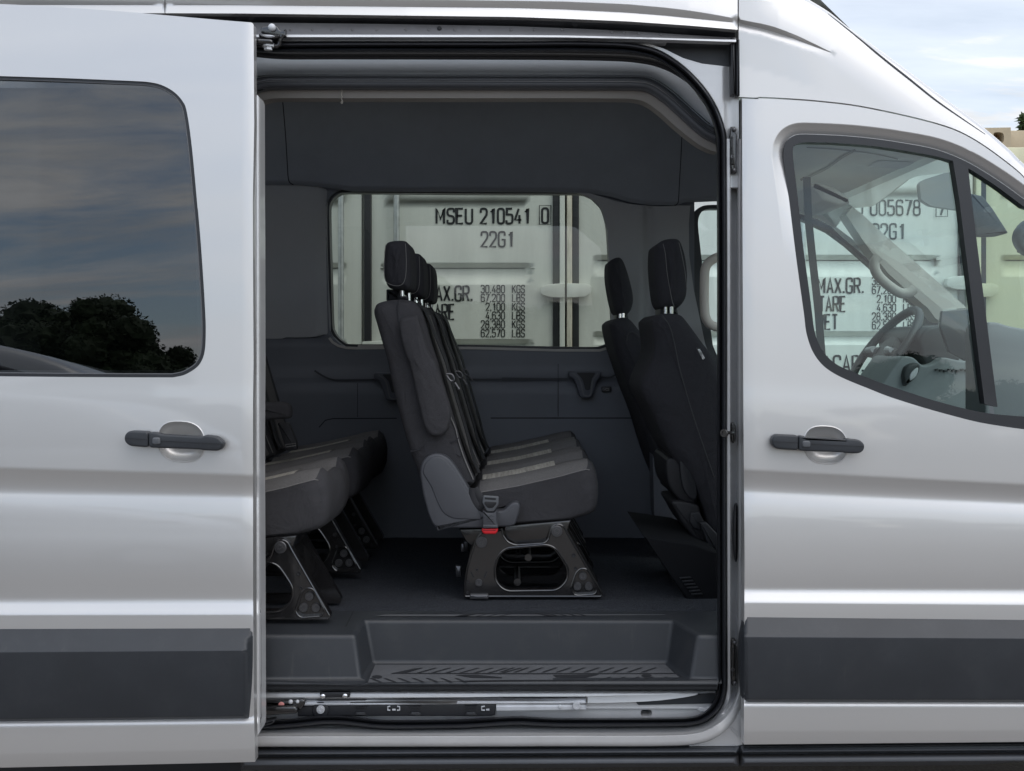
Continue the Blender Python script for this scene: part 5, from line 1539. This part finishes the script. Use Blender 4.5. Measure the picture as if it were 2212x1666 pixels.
# lower parts of the front seats
lo = MB()
lo.pillow(cr(K('c3', (1450, 850), (1530, 830), (1600, 820), (1640, 900), (1700, 1050), (1720, 1220), (1640, 1240), (1540, 1180), (1460, 1050)), 3, True), .66, .3, .01, 3)
lo.pillow(cr(K('c3', (1500, 1210), (1720, 1240), (1760, 1340), (1800, 1500), (1760, 1600), (1620, 1450), (1540, 1320)), 3, True), .64, .25, .01, 3)
lo.split('seat_frame', 'gapdark', fsP)
lo = MB().pillow(cr(K('c3', (1565, 870), (1610, 830), (1680, 960), (1720, 1100), (1715, 1195), (1650, 1180), (1590, 1080)), 3, True), .635, .02, .006, 3).pillow(rnd(K('c3', (1660, 1310), (1740, 1305), (1790, 1400), (1770, 1470), (1690, 1455), (1655, 1400)), 3), .63, .02, .005, 3).pillow(rnd(K('c3', (1740, 1400), (1800, 1395), (1900, 1500), (1900, 1660), (1830, 1640)), 4), .60, .03, .005, 3)
lo.split('seat_trim', 'deep', fsP)
ped = MB()
ped.pillow([(1392, 1160), (1500, 1175), (1552, 1195), (1552, 1330), (1492, 1310)], .45, .5, .01, 3)
pd = ped.build('seat_pedestal', 'soot', VAN)
sl_ = MB()
for k in range(6):
    sl_.pillow(rnd([(1468 + 5 * k, 1248 + 7 * k), (1492 + 5 * k, 1246 + 7 * k), (1494 + 5 * k, 1249.5 + 7 * k), (1470 + 5 * k, 1251.5 + 7 * k)], 1), .445, .006, .001, 2)
sl_.split('pedestal_slot', 'black', pd)
panel('wheel_box', K('c3', (1330, 800), (1400, 1060), (1560, 1200), (1700, 1400), (1750, 1660), (1420, 1600), (1380, 1500), (1340, 1300)), 'walllow', VAN, 1.2, step=60, thick=.1)
panel('airbag_tag', rnd(K('b3', (1712, 1520), (1740, 1512), (1798, 1602), (1770, 1618)), 2), 'black', fsP, .6, step=40, thick=.004)

# ---- cabin seen through the front door glass
def yceil(px, py):
    return float(np.clip((2.066 - ZC) * F / max(20, 740 - py) - D, .12, 1.75))
cp = K('a4', (300, 1080), (1000, 1120), (1500, 1190), (1760, 1330), (1700, 1400), (1640, 1370), (1370, 1402), (1290, 1435), (1200, 1505), (1090, 1590), (1000, 1648), (860, 1662)) + K('b4', (835, 45), (780, 115), (700, 215), (560, 142), (420, 98), (300, 60))
panel('cabin_headliner', cp, 'cabin', VAN, yceil, step=14, thick=.02)
cs = MB()
def ribc(reg, pts, wd, m=0, dy=.012):
    cs.ribbon(cr(K(reg, *pts), 4), wd, lambda x, y: yceil(x, y) - dy)
ribc('a4', [(420, 1440), (520, 1400), (640, 1340), (760, 1255), (860, 1200)], 5)
ribc('a4', [(470, 1180), (700, 1195), (1000, 1230), (1200, 1275)], 2)
cs.split('headliner_fold', 'cabinl', VAN, 0)
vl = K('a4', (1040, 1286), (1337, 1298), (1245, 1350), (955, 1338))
panel('pale_ceiling_panel', vl, 'white', VAN, lambda x, y: yceil(x, y) - .012, step=20, thick=.004)  # blank pale rectangle set just under the headliner
oc = MB().pillow(rnd(K('a4', (500, 1470), (590, 1465), (700, 1500), (800, 1570), (830, 1625), (720, 1640), (600, 1600)), 5), .62, .3, .012, 3)
oco = oc.build('overhead_console', 'cabin', VAN)
panel('sun_visor', rnd(K('a4', (1372, 1470), (1400, 1440), (1640, 1362), (1668, 1440), (1700, 1660)) + K('b4', (1702, 75), (1600, 62), (1460, 40), (1400, 0)) + K('a4', (1385, 1590)), 6), mat('visor_grey', (.17, .175, .18), .7), VAN, 1.05, step=40, thick=.03)
vm = MB().pillow(rnd(K('b4', (1780, -60), (1880, -40), (1960, 60), (2088, 258), (1990, 285), (1890, 290), (1835, 285)), 4), 1.0, .03, .008, 3)
vm.build('sun_visor', M['visor_grey'] if 'visor_grey' in M else 'cabind', VAN)
MB().pillow(cr(K('b4', (2260, 160), (2190, 205), (2160, 270), (2165, 330), (2200, 390), (2260, 420)), 4, True), .9, .06, .02, 4).build('rear_view_mirror', 'cabind', VAN)
# far windscreen pillar with its grab handle
ap = K('b4', (835, 48), (905, 100), (1100, 282), (1400, 545), (1600, 722), (1750, 858), (1560, 872), (1545, 975), (1500, 940), (1440, 860), (1300, 742), (1120, 580), (1010, 440), (930, 330), (860, 225), (785, 110))
def yap(px, py):
    return 1.66
apo = panel('windscreen_pillar', ap, 'cabinl', VAN, yap, step=16, thick=.10)
gh = [W(p[0], p[1], 1.60) for p in cr(K('b4', (1040, 452), (1012, 490), (1018, 555), (1060, 620), (1140, 690), (1220, 738), (1280, 738), (1330, 708)), 6)]
MB().tube(gh, .021, 12).build('pillar_grab_handle', 'cabinl', apo)
# belt hanging from the near pillar
MB().ribbon(K('b4', (470, -190), (484, 150), (520, 500), (560, 850), (588, 1200), (600, 1350)), 17, .24).build('passenger_belt', 'cabind', VAN, 0)
# steering wheel
wc = W(*K('b4', (1090, 1195))[0], 1.35)
t_ = R(37)
ax_u = Vector((math.sin(t_), 0, math.cos(t_))); ax_n = Vector((-math.cos(t_), 0, math.sin(t_))); ax_v = Vector((0, 1, 0))
ring = [wc + (ax_u * math.cos(a) + ax_v * math.sin(a)) * .19 for a in np.linspace(0, 2 * math.pi, 48, endpoint=False)]
sw = MB().tube(ring, .0165, 12, True).build('steering_wheel', 'cabind', VAN)
hb = MB()
hub = [wc - ax_n * .03 + (ax_u * math.cos(a) * .075 + ax_v * math.sin(a) * .085) for a in np.linspace(0, 2 * math.pi, 20, endpoint=False)]
hub2 = [p + ax_n * .03 + (wc - p) * .15 for p in hub]
n = 20
hb.add(hub + hub2, [[i, (i + 1) % n, n + (i + 1) % n, n + i] for i in range(n)] + [list(range(n, 2 * n))])
for a in (R(95), R(-95), R(180)):
    dr = ax_u * math.cos(a) + ax_v * math.sin(a)
    hb.tube([wc + dr * .05 - ax_n * .015, wc + dr * .18], [.026, .016], 10)
hb.build('wheel_hub', 'cabind', sw)
sp_ = MB()
for a in (R(95), R(-95)):
    dr = ax_u * math.cos(a) + ax_v * math.sin(a)
    sp_.tube([wc + dr * .075 + ax_n * .012, wc + dr * .14 + ax_n * .016], [.014, .010], 8)
sp_.split('wheel_switch', 'steel', sw)
MB().tube([wc - ax_n * .03, wc - ax_n * .35], [.05, .07], 12).build('steering_column', 'cabind', sw)
MB().pillow(cr(K('b4', (1250, 1400), (1270, 1330), (1330, 1300), (1382, 1310), (1365, 1390), (1300, 1460), (1262, 1480)), 4, True), 1.02, .05, .012, 4).build('shift_lever', 'cabind', VAN)
MB().pillow(cr(K('b4', (1300, 1390), (1340, 1345), (1365, 1340), (1350, 1400), (1300, 1440)), 3, True), 1.015, .01, .004, 3).build('shift_trim', 'steel', VAN)
# dashboard
cw = MB()
cw.pillow(rnd(K('b4', (1370, 1120), (1395, 1060), (1445, 1012), (1560, 990), (1700, 1010), (1700, 1300), (1560, 1330), (1420, 1330)), 14), 1.10, .45, .012, 4)
dash = cw.build('dashboard', 'cabind', VAN)
dm = MB()
dm.pillow(rnd(K('b4', (1900, 1100), (1906, 1010), (1925, 972), (2000, 972), (2075, 1000), (2210, 1025), (2500, 1060), (2700, 2000), (1900, 2000)), 16), .45, .15, .008, 3)
dm.pillow(rnd(K('b4', (1000, 1560), (1100, 1430), (1235, 1240), (1330, 1250), (1400, 1330), (1500, 1300), (1560, 1250), (1740, 1290), (1860, 1240), (2300, 1240), (2300, 2100), (800, 2100)), 16), 1.05, .3, .008, 3)
dm.split('dash_panel', mat('dash_grey', (.20, .215, .225), .6, bump=.05, bscale=400, var=.06), dash)
sc_ = MB().pillow(rnd(K('b4', (1550, 882), (1782, 862), (1772, 1060), (1745, 1285), (1612, 1215), (1537, 1005)), 3), .92, .02, .004, 3).build('centre_screen', 'screen', dash)
vt = MB().pillow(rnd(K('b4', (1928, 1080), (1960, 1062), (2040, 1075), (2000, 1105), (1950, 1110)), 2), .49, .02, .004, 2)
vt.build('dash_vent', 'chrome', dash)
dk = MB()
for k in range(9):
    x = 1500 + 34 * k
    dk.pillow(K('b4', (x, 1345 + 4 * (k % 3)), (x + 24, 1342 + 4 * (k % 3)), (x + 24, 1356 + 6 * (k % 3)), (x, 1360 + 6 * (k % 3))), 1.04, .01, .002, 2)
dk.split('dash_switch', 'cabind', dash)
# windscreen glass
MB().quad((1.28, .25, 2.06), (1.28, 1.82, 2.06), (2.15, 1.78, 1.32), (2.15, .28, 1.32)).build('windscreen', 'gfront', VAN, 0)

# ================================================================ lettering: strokes of even width
GL = {
 '0': [('c', (0, 0, .5), (1, 0, .5), (1, 2, .5), (0, 2, .5))],
 '1': [('o', (.25, 1.55), (.68, 2), (.68, 0))],
 '2': [('o', (0, 1.45), (0, 2, .5), (1, 2, .5), (1, 1.2, .3), (0, 0), (1, 0))],
 '3': [('o', (0, 1.6), (0, 2, .45), (.95, 2, .45), (.95, 1.06, .3), (.35, 1.06)), ('o', (.35, 1.06), (1, 1.06, .3), (1, 0, .5), (0, 0, .5), (0, .45))],
 '4': [('o', (.62, 2), (0, .5), (1.05, .5)), ('o', (.74, 1.15), (.74, 0))],
 '5': [('o', (.95, 2), (.08, 2), (.05, 1.12), (.3, 1.22), (1, 1.22, .45), (1, 0, .5), (0, 0, .5), (0, .45))],
 '6': [('o', (.98, 1.6), (.98, 2, .4), (0, 2, .6), (0, 0, .5), (1, 0, .5), (1, 1.2, .45), (.05, 1.2))],
 '7': [('o', (0, 2), (1, 2), (.35, 0))],
 '8': [('c', (0, 0, .45), (1, 0, .45), (1, 1.06, .35), (0, 1.06, .35)), ('c', (.06, 1.06, .35), (.94, 1.06, .35), (.94, 2, .45), (.06, 2, .45))],
 'A': [('o', (0, 0), (.5, 2), (1, 0)), ('o', (.17, .6), (.83, .6))],
 'B': [('c', (0, 0), (1, 0, .4), (1, 1.05, .3), (0, 1.05)), ('o', (0, 1.05), (0, 2), (.93, 2, .4), (.93, 1.05, .3), (.3, 1.05))],
 'C': [('o', (1, 1.45), (1, 2, .5), (0, 2, .5), (0, 0, .5), (1, 0, .5), (1, .55))],
 'D': [('c', (0, 0), (1, 0, .5), (1, 2, .5), (0, 2))],
 'E': [('o', (1, 2), (0, 2), (0, 0), (1, 0)), ('o', (0, 1.05), (.85, 1.05))],
 'G': [('o', (1, 1.5), (1, 2, .5), (0, 2, .5), (0, 0, .5), (1, 0, .4), (1, .95), (.5, .95))],
 'I': [('o', (.3, 0), (.3, 2))],
 'K': [('o', (0, 0), (0, 2)), ('o', (1, 2), (.08, .95)), ('o', (.35, 1.2), (1, 0))],
 'L': [('o', (0, 2), (0, 0), (.95, 0))],
 'M': [('o', (0, 0), (0, 2), (.58, .6), (1.16, 2), (1.16, 0))],
 'N': [('o', (0, 0), (0, 2), (1, 0), (1, 2))],
 'P': [('o', (0, 0), (0, 2), (1, 2, .45), (1, .95, .45), (0, .95))],
 'R': [('o', (0, 0), (0, 2), (1, 2, .45), (1, 1, .45), (0, 1)), ('o', (.5, 1), (1, 0))],
 'S': [('o', (1, 1.5), (1, 2, .5), (0, 2, .5), (0, 1.1, .4), (1, .95, .4), (1, 0, .5), (0, 0, .5), (0, .5))],
 'T': [('o', (0, 2), (1, 2)), ('o', (.5, 2), (.5, 0))],
 'U': [('o', (0, 2), (0, 0, .5), (1, 0, .5), (1, 2))],
 'X': [('o', (0, 0), (1, 2)), ('o', (0, 2), (1, 0))],
 '.': [('o', (.1, 0), (.1, .26))], ',': [('o', (.12, .24), (.05, -.22))],
}
ADV = {'1': 1.0, 'M': 1.28, '.': .2, ',': .2, ' ': .7, 'I': .6}
def lettering(mb, s, x0, x1, yt, yb, y, sw=.2, gap=.42, jit=0):
    tot = sum(ADV.get(c, 1.0) for c in s) + gap * (len(s) - 1)
    ux = (x1 - x0) / tot
    uy = (yb - yt) / 2
    x = x0
    wd = sw * (yb - yt) * .5
    for c in s:
        for g in GL.get(c, []):
            pts = [(x + p[0] * ux, yb - p[1] * uy, (p[2] if len(p) > 2 else 0) * min(ux, uy) * 1.0) for p in g[1:]]
            L = rnd(pts, 0, 4, closed=(g[0] == 'c'))
            mb.ribbon(clean(L, .05), wd, y, closed=(g[0] == 'c'))
        x += (ADV.get(c, 1.0) + gap) * ux
tx = MB()
def airbag():
    mb = MB()
    lettering(mb, 'AIRBAG', 0, 1, 0, 1, 0, .3)
    a, b = Vector((*K('b3', (1735, 1530))[0], 0)), Vector((*K('b3', (1776, 1610))[0], 0))
    u = (b - a); v = Vector((-u.y, u.x, 0)).normalized() * 5.0
    V = []
    for p in mb.v:
        s = (D + 0) / F
        fx_, fy_ = p[0] / s + CX, CY - (p[2] - ZC) / s
        q = a + u * fx_ - v * (.5 - fy_)
        V.append(W(q.x, q.y, .5985))
    m2 = MB(); m2.add(V, mb.f, 0, False)
    m2.build('tag_lettering', 'white', fsP, 0)
airbag()

# ================================================================ shipping containers beyond the van
YC = 3.69
def container(ox, oy, m, marks, label, tone):
    def Q(pts): return [(p[0] + ox, p[1] + oy) + tuple(p[2:]) for p in pts]
    root = bpy.data.objects.new('shipping_container', None)
    C.objects.link(root)
    zb = 0.0
    top = 2.62 + (-oy) * 6.49 / F
    xL, xR = W(345 + ox, 0, YC).x, W(1222 + ox, 0, YC).x
    root.location = ((xL + xR) / 2, YC + 3, 0)
    tag(root, label, 'container', 'shipping containers parked in a row')
    body = MB()
    body.box(xL + .01, xR - .01, YC + .06, YC + 6.06, zb + .12, top)
    body.build('container_body', m, root)
    fr = MB()
    for x0, x1 in ((xL + .006, xL + .037), (xR - .037, xR - .006)):
        fr.box(x0, x1, YC - .03, YC + .10, zb, top, b=.006)
    fr.box(xL + .037, xR - .037, YC - .03, YC + .10, top - .11, top, b=.006)
    fr.box(xL + .037, xR - .037, YC - .03, YC + .10, zb + .02, zb + .16, b=.006)
    fr.build('corner_frame', tone, root)
    def ydoor(px, py):
        q = py - oy
        x = px - ox
        y = YC + .01
        for a, b in ((568, 615), (733, 762), (430, 446), (880, 910)):
            t = min(1, max(0, (q - a) / 11)) * min(1, max(0, (b - q) / (b - a) * 1.7))
            e = min(1, max(0, (x - 410) / 3)) * min(1, max(0, (1146 - x) / 3))
            if x > 640 and x < 918 and not (770 > x):
                pass
            if 748 < x < 830:
                e = 0
            y += .05 * t * e
        return y
    zy0, zy1 = 740 - (top - .11 - ZC) * F / 6.49, 740 - (.16 - ZC) * F / 6.49
    for nm, a, b in (('container_door', 360, 781), ('container_door', 803, 1194)):
        xs_ = []
        ex = [[(x + ox, q + oy) for x in np.arange(a + 6, b - 4, 24)] for q0, q1 in ((568, 615), (733, 762)) for q in (q0 - 1, q0, q0 + 4, q0 + 8, q0 + 11, q0 + 13, (q0 + q1) / 2, q1 - 8, q1, q1 + 1)]
        o = panel(nm, [(a + ox, zy0 + 2), (b + ox, zy0 + 2), (b + ox, zy1 - 2), (a + ox, zy1 - 2)], m, root, ydoor, step=16, extra=ex, thick=.03, bstep=40)
    gk = MB()
    for a, b in ((781.5, 788), (795, 802.5)):
        pass
    gk.pillow([(786.5 + ox, zy0 + 2), (802 + ox, zy0 + 2), (802 + ox, zy1 - 2), (786.5 + ox, zy1 - 2)], YC - .012, .04, .006, 3)
    gk.build('door_gasket', 'gasket', root)
    gk = MB()
    gk.pillow([(1195 + ox, zy0 + 2), (1209.5 + ox, zy0 + 2), (1209.5 + ox, zy1 - 2), (1195 + ox, zy1 - 2)], YC - .014, .04, .006, 3)
    gk.build('door_gasket', 'gasket', root)
    gk = MB()
    gk.pillow([(359.5 + ox, zy0 + 2), (374 + ox, zy0 + 2), (374 + ox, zy1 - 2), (359.5 + ox, zy1 - 2)], YC - .014, .04, .006, 3)
    gk.build('door_gasket', 'gasket', root)
    for x in (470, 736.5, 856.5, 1085) if False else (736.5, 856.5):
        rb_ = MB().tube([W(x + ox, zy0 + 6, YC - .045), W(x + ox, zy1 - 6, YC - .045)], .0185, 12)
        for q in (400, 760, 980):
            p = W(x + ox, q + oy, YC - .03)
            rb_.box(p.x - .05, p.x + .05, p.y - .03, p.y + .03, p.z - .02, p.z + .02, b=.006)
        rb_.build('locking_bar', 'galv', root)
    for q in (350, 628, 905):
        pts = [(1168, q + 4, 2), (1170, q - 9, 2), (1186, q - 14, 2), (1222 - 3, q - 16), (1222 - 3, q + 15), (1190, q + 14, 2), (1172, q + 9, 2)]
        MB().pillow(rnd(Q(pts), 2), YC - .05, .05, .003, 2).build('door_hinge', m, root)
        q -= oy
        pts = [(345 + 3, q - 16), (388, q - 15, 2), (399, q - 11, 2), (401, q - 6, 2), (399, q + 6, 2), (386, q + 13, 2), (345 + 3, q + 15)]
        MB().pillow(rnd(Q(pts), 2), YC - .05, .05, .003, 2).build('door_hinge', m, root)
    # foot of the door
    MB().pillow(Q([(782, 738), (830, 736), (850, 740), (850, 746), (782, 746)]), YC - .03, .03, .004, 2).build('door_holder', tone, root)
    tm = MB()
    for s, x0, x1, yt, yb, sw in marks:
        if s == '#box':
            tm.ribbon(Q([(x0, yt), (x1, yt), (x1, yb), (x0, yb)]), 1.6, YC - .004, closed=True)
        else:
            lettering(tm, s, x0 + ox, x1 + ox, yt + oy, yb + oy, lambda px, py: ydoor(px, py) - .004, sw)
    if marks:
        tm.build('container_marking', 'ink', root, 0)
    return root
rows_ = [('30,480', 1039.5, 1090, 'KGS'), ('67,200', 1039.5, 1090, 'LBS'), ('2,100', 1050, 1090, 'KGS'), ('4,630', 1050, 1090, 'LBS'), ('28,380', 1039.5, 1090, 'KGS'), ('62,570', 1039.5, 1090, 'LBS')]
base = [('22G1', 1040, 1109, 501, 533, .25), ('MAX.GR.', 922, 1020, 618.5, 650, .27), ('TARE', 925, 981, 658, 690, .27), ('NET', 922, 964, 697, 728.5, .27), ('CU.CAP.', 906, 1020, 786, 820, .27)]
for i, (s, a, b, u) in enumerate(rows_):
    yt = 616.5 + 19.1 * i
    base += [(s, a, b, yt, yt + 16.0, .26), (u, 1107, 1133, yt, yt + 16.0, .26)]
mA = [('MSEU', 943, 1020, 451, 483, .29), ('210541', 1038.5, 1144, 451, 483, .29), ('0', 1171, 1184, 450, 482, .29), ('#box', 1165, 1190, 444, 485, 1)] + base
mB = [('U', 1000, 1018, 450, 482, .24), ('005678', 1036, 1142, 450, 482, .24), ('7', 1171, 1184, 450, 482, .24), ('#box', 1165, 1190, 444, 485, 1)] + base
container(0, 0, 'contw', mA, 'white container whose door reads MSEU 210541, seen through the rear window', 'contw')
sh_ = -32
mBs = [(m_[0], m_[1] + sh_, m_[2] + sh_, m_[3], m_[4], m_[5]) if m_[0] not in ('#box', '7') else (m_[0], m_[1] - 20, m_[2] - 20, m_[3], m_[4], m_[5]) for m_ in mB]
def fixbox(L, ox, oy):
    return L
container(877, -17, 'contw', mBs, 'white container whose door reads 005678, seen behind the steering wheel', 'rust')
container(1757, -17, 'conty', [], 'cream yellow container seen through the small quarter window', 'conty')

# ================================================================ building and tree beyond the windscreen
YB = 24.0
bl_ = bpy.data.objects.new('flat_roof_building', None); C.objects.link(bl_)
bl_.location = (13, YB + 4, 0)
tag(bl_, 'beige stucco building with a flat parapet beyond the van windscreen', 'building')
def bw(px, py, y=YB): return W(px, py, y)
ztop = bw(2190, 282).z; zsof = bw(2190, 323).z; zwin = bw(2190, 341).z
x0b, x1b = bw(2040, 300).x, 30
sc_o = K('a4', (1880, 1023), (2102, 1020), (2108, 1172), (2085, 1195), (1900, 1200))
par = MB().box(x0b, x1b, YB, YB + 8, zsof, ztop, b=.02)
par.build('parapet', 'stucco', bl_)
so_ = cr(K('a4', (1965, 1068), (1990, 1058), (2030, 1062), (2046, 1080), (2048, 1120), (2035, 1145), (2012, 1152), (1992, 1125), (1970, 1095)), 3, True)
scp = panel('scupper_block', sc_o, 'stucco', bl_, YB - .5, holes=[clean(so_, .8)], step=12, thick=.6, bstep=6)
panel('scupper_hole', inset(so_, -1), 'stuccod', bl_, YB - .15, step=20, thick=.05)
MB().pillow(K('a4', (1990, 1062), (2040, 1064), (2046, 1100), (2025, 1105), (2000, 1085)), YB - .3, .1, .02, 2).build('scupper_lining', 'stuccod', bl_)
MB().box(x0b, x1b, YB + .7, YB + 8, zwin, zsof - .01).build('window_band', 'wglass', bl_)
MB().box(x0b, x1b, YB + .05, YB + 8, 0, zwin - .01).build('lower_wall', 'stucco', bl_)

def leafcloud(blobs, n, size, seed, flat=.5):
    rr = random.Random(seed)
    V, Fc = [], []
    for i in range(n):
        c, rad = rr.choice(blobs)
        while True:
            d = Vector((rr.uniform(-1, 1), rr.uniform(-1, 1), rr.uniform(-1, 1)))
            if .2 < d.length < 1: break
        d = d.normalized() * (d.length ** .45)
        p = Vector(c) + Vector((d.x * rad[0], d.y * rad[1], d.z * rad[2]))
        u = Vector((rr.gauss(0, 1), rr.gauss(0, 1), rr.gauss(0, 1) * flat)).normalized()
        v = u.cross(Vector((rr.gauss(0, 1), rr.gauss(0, 1), rr.gauss(0, 1)))).normalized()
        s = size * rr.uniform(.5, 1.35)
        b = len(V)
        V += [p - u * s, p + v * s * .4, p + u * s, p - v * s * .4]
        Fc.append([b, b + 1, b + 2, b + 3])
    return V, Fc
def tree(x, y, h, wd, name, label, m, group, seed, n=1400, low=.15):
    rr = random.Random(seed)
    root = bpy.data.objects.new(name, None); C.objects.link(root)
    root.location = (x, y, 0)
    tag(root, label, 'tree', group)
    t = MB()
    top = Vector((x + rr.uniform(-.3, .3), y, h * .62))
    t.tube([(x, y, -.05), (x + rr.uniform(-.1, .1), y, h * .25), top], [h * .035, h * .026, h * .012], 9)
    bl = []
    for k in range(14):
        a = rr.uniform(0, 6.28); r_ = rr.uniform(.15, .5) * wd
        z = h * rr.uniform(low + .15, .86)
        r_ *= 1 - .35 * max(0, (z / h - .6) / .4)
        c = (x + math.cos(a) * r_, y + math.sin(a) * r_ * .7, z)
        t.tube([(x, y, h * .25 + (z - h * .25) * .3), ((x + c[0]) / 2, (y + c[1]) / 2, (z + h * .3) / 2 + .1), c], [h * .014, h * .01, h * .004], 6)
        q = rr.uniform(.13, .24) * wd
        bl.append((c, (q * 1.15, q, min(q * .8, (h - z) * .95 + .1))))
    t.build('trunk', 'bark', root)
    V, Fc = leafcloud(bl, n, wd * .008 + .03, seed)
    cr_ = MB().add(V, Fc, 0, False)
    for c, rad in bl:                                  # dense twiggy heart of each clump
        bm = bmesh.new()
        bmesh.ops.create_icosphere(bm, subdivisions=3, radius=1)
        for v in bm.verts:
            k = .80 + rr.uniform(-.16, .14)
            v.co = Vector(c) + Vector((v.co.x * rad[0], v.co.y * rad[1], v.co.z * rad[2])) * k
        bm.verts.index_update()
        cr_.add([v.co.copy() for v in bm.verts], [[v.index for v in f.verts] for f in bm.faces], 0, False)
        bm.free()
    cr_.build('crown', m, root, 0, False)
    return root
def pine(x, y, h, label):
    root = bpy.data.objects.new('pine_tree', None); C.objects.link(root)
    root.location = (x, y, 0)
    tag(root, label, 'tree')
    MB().tube([(x, y, -.1), (x, y, h * .98)], [.25, .05], 8).build('trunk', 'bark', root)
    rr = random.Random(3)
    bl = []
    for k in range(26):
        z = h * (.3 + .68 * k / 26); r_ = (1 - (z / h)) * h * .22 + .35
        a = k * 2.4
        bl.append(((x + math.cos(a) * r_ * .6, y + math.sin(a) * r_ * .6, z), (r_ * .6, r_ * .6, .35)))
    V, Fc = leafcloud(bl, 3500, .22, 5)
    MB().add(V, Fc, 0, False).build('crown', 'leaf', root, 0, False)
p = W(2232, 240, 34)
pine(p.x, 34, p.z, 'dark green pine poking up behind the beige building at picture edge')

# ================================================================ what the glass and paint mirror: behind the viewer
tl = [(-16.8, -27, 5.0, 5.5), (-15.0, -26.5, 5.3, 5), (-13.6, -25.4, 5.4, 5.2), (-12.5, -25, 5.6, 5.0), (-11.5, -25.6, 5.8, 5.0), (-10.7, -25.2, 5.45, 4.2), (-9.6, -26.2, 4.6, 3.0), (-8.7, -25.2, 3.7, 3.0), (-7.9, -25.6, 3.3, 3.0), (-7.0, -25.8, 3.0, 3.2), (-6.0, -26, 3.0, 4),
      (-13.4, -28.5, 6.1, 4.0), (-11.4, -24.6, 5.7, 3.4), (-9.0, -24.8, 4.3, 3.0), (-8.2, -24.9, 3.9, 3.0), (-9.3, -24.0, 3.9, 2.6), (-3.6, -27, 3.0, 4.4), (-.6, -28, 2.8, 5), (3.0, -28, 2.8, 5), (7.4, -27, 2.8, 4.6), (10.4, -26, 3.7, 3.4), (13.4, -26, 3.4, 4.0), (16.5, -27, 3.3, 5), (20.5, -28, 3.3, 5.4)]
for i, (x, y, h, wd) in enumerate(tl):
    tree(x, y, h, wd, 'broadleaf_tree', 'dark bushy tree in the row mirrored in the van windows', 'leafd', 'trees mirrored in the van windows', 20 + i, 9000, -.1)
# parked car mirrored in the sliding door window
car = bpy.data.objects.new('parked_car', None); C.objects.link(car)
car.location = (-4.0, -5.1, 0)
tag(car, 'silver car with dark windows mirrored in the sliding door window', 'car')
def cpx(pts, y0, y1, name, m, r=.05, par=car):
    return MB().pillow(pts, y0, y1 - y0, r, 4, px=False).build(name, m, par, 50)
def sx(pts): return [(p[0], p[1] * 1.05) + tuple(p[2:]) for p in pts]
bodyP = rnd(sx([(-6.6, .32, .1), (-6.65, .85, .2), (-6.2, 1.02, .2), (-2.2, 1.08, .2), (-1.35, .9, .2), (-1.3, .4, .1)]), .1)
cpx(bodyP, -6.0, -4.15, 'car_body', 'carp', .08)
cabP = rnd(sx([(-6.3, 1.0, .1), (-6.0, 1.76, .5), (-5.0, 1.87, .8), (-3.5, 1.86, .8), (-2.7, 1.66, .5), (-1.95, 1.04, .1)]), .2)
cpx(cabP, -5.92, -4.24, 'car_roof', 'carp', .12)
glP = rnd(sx([(-6.0, 1.08), (-5.8, 1.62, .3), (-5.0, 1.75, .6), (-3.55, 1.745, .6), (-2.85, 1.57, .3), (-2.25, 1.08)]), .08)
cpx(glP, -5.96, -4.20, 'car_window', 'wglass', .02)
for x in (-5.7, -2.2):
    for y in (-6.0, -4.35):
        o = MB().tube([(x, y, .36), (x, y + .2, .36)], .36, 28).build('wheel', 'tyre', car)
        MB().tube([(x, y - .005, .36), (x, y + .205, .36)], .22, 20).build('rim', 'steel', o)

# ---- loose thread
th = MB().tube([W(p[0], p[1], .225) for p in cr(K('a2', (826, 708), (828, 735), (824, 760), (830, 775), (822, 790), (829, 803), (833, 815), (830, 828), (822, 826), (821, 816), (827, 811)), 4)], .0011, 5)
tag(th.build('loose_thread', 'thread', None), 'short white loose thread dangling from the trim above the doorway', 'thread')
tag(VAN, 'silver high roof passenger van with its sliding side door open', 'van')
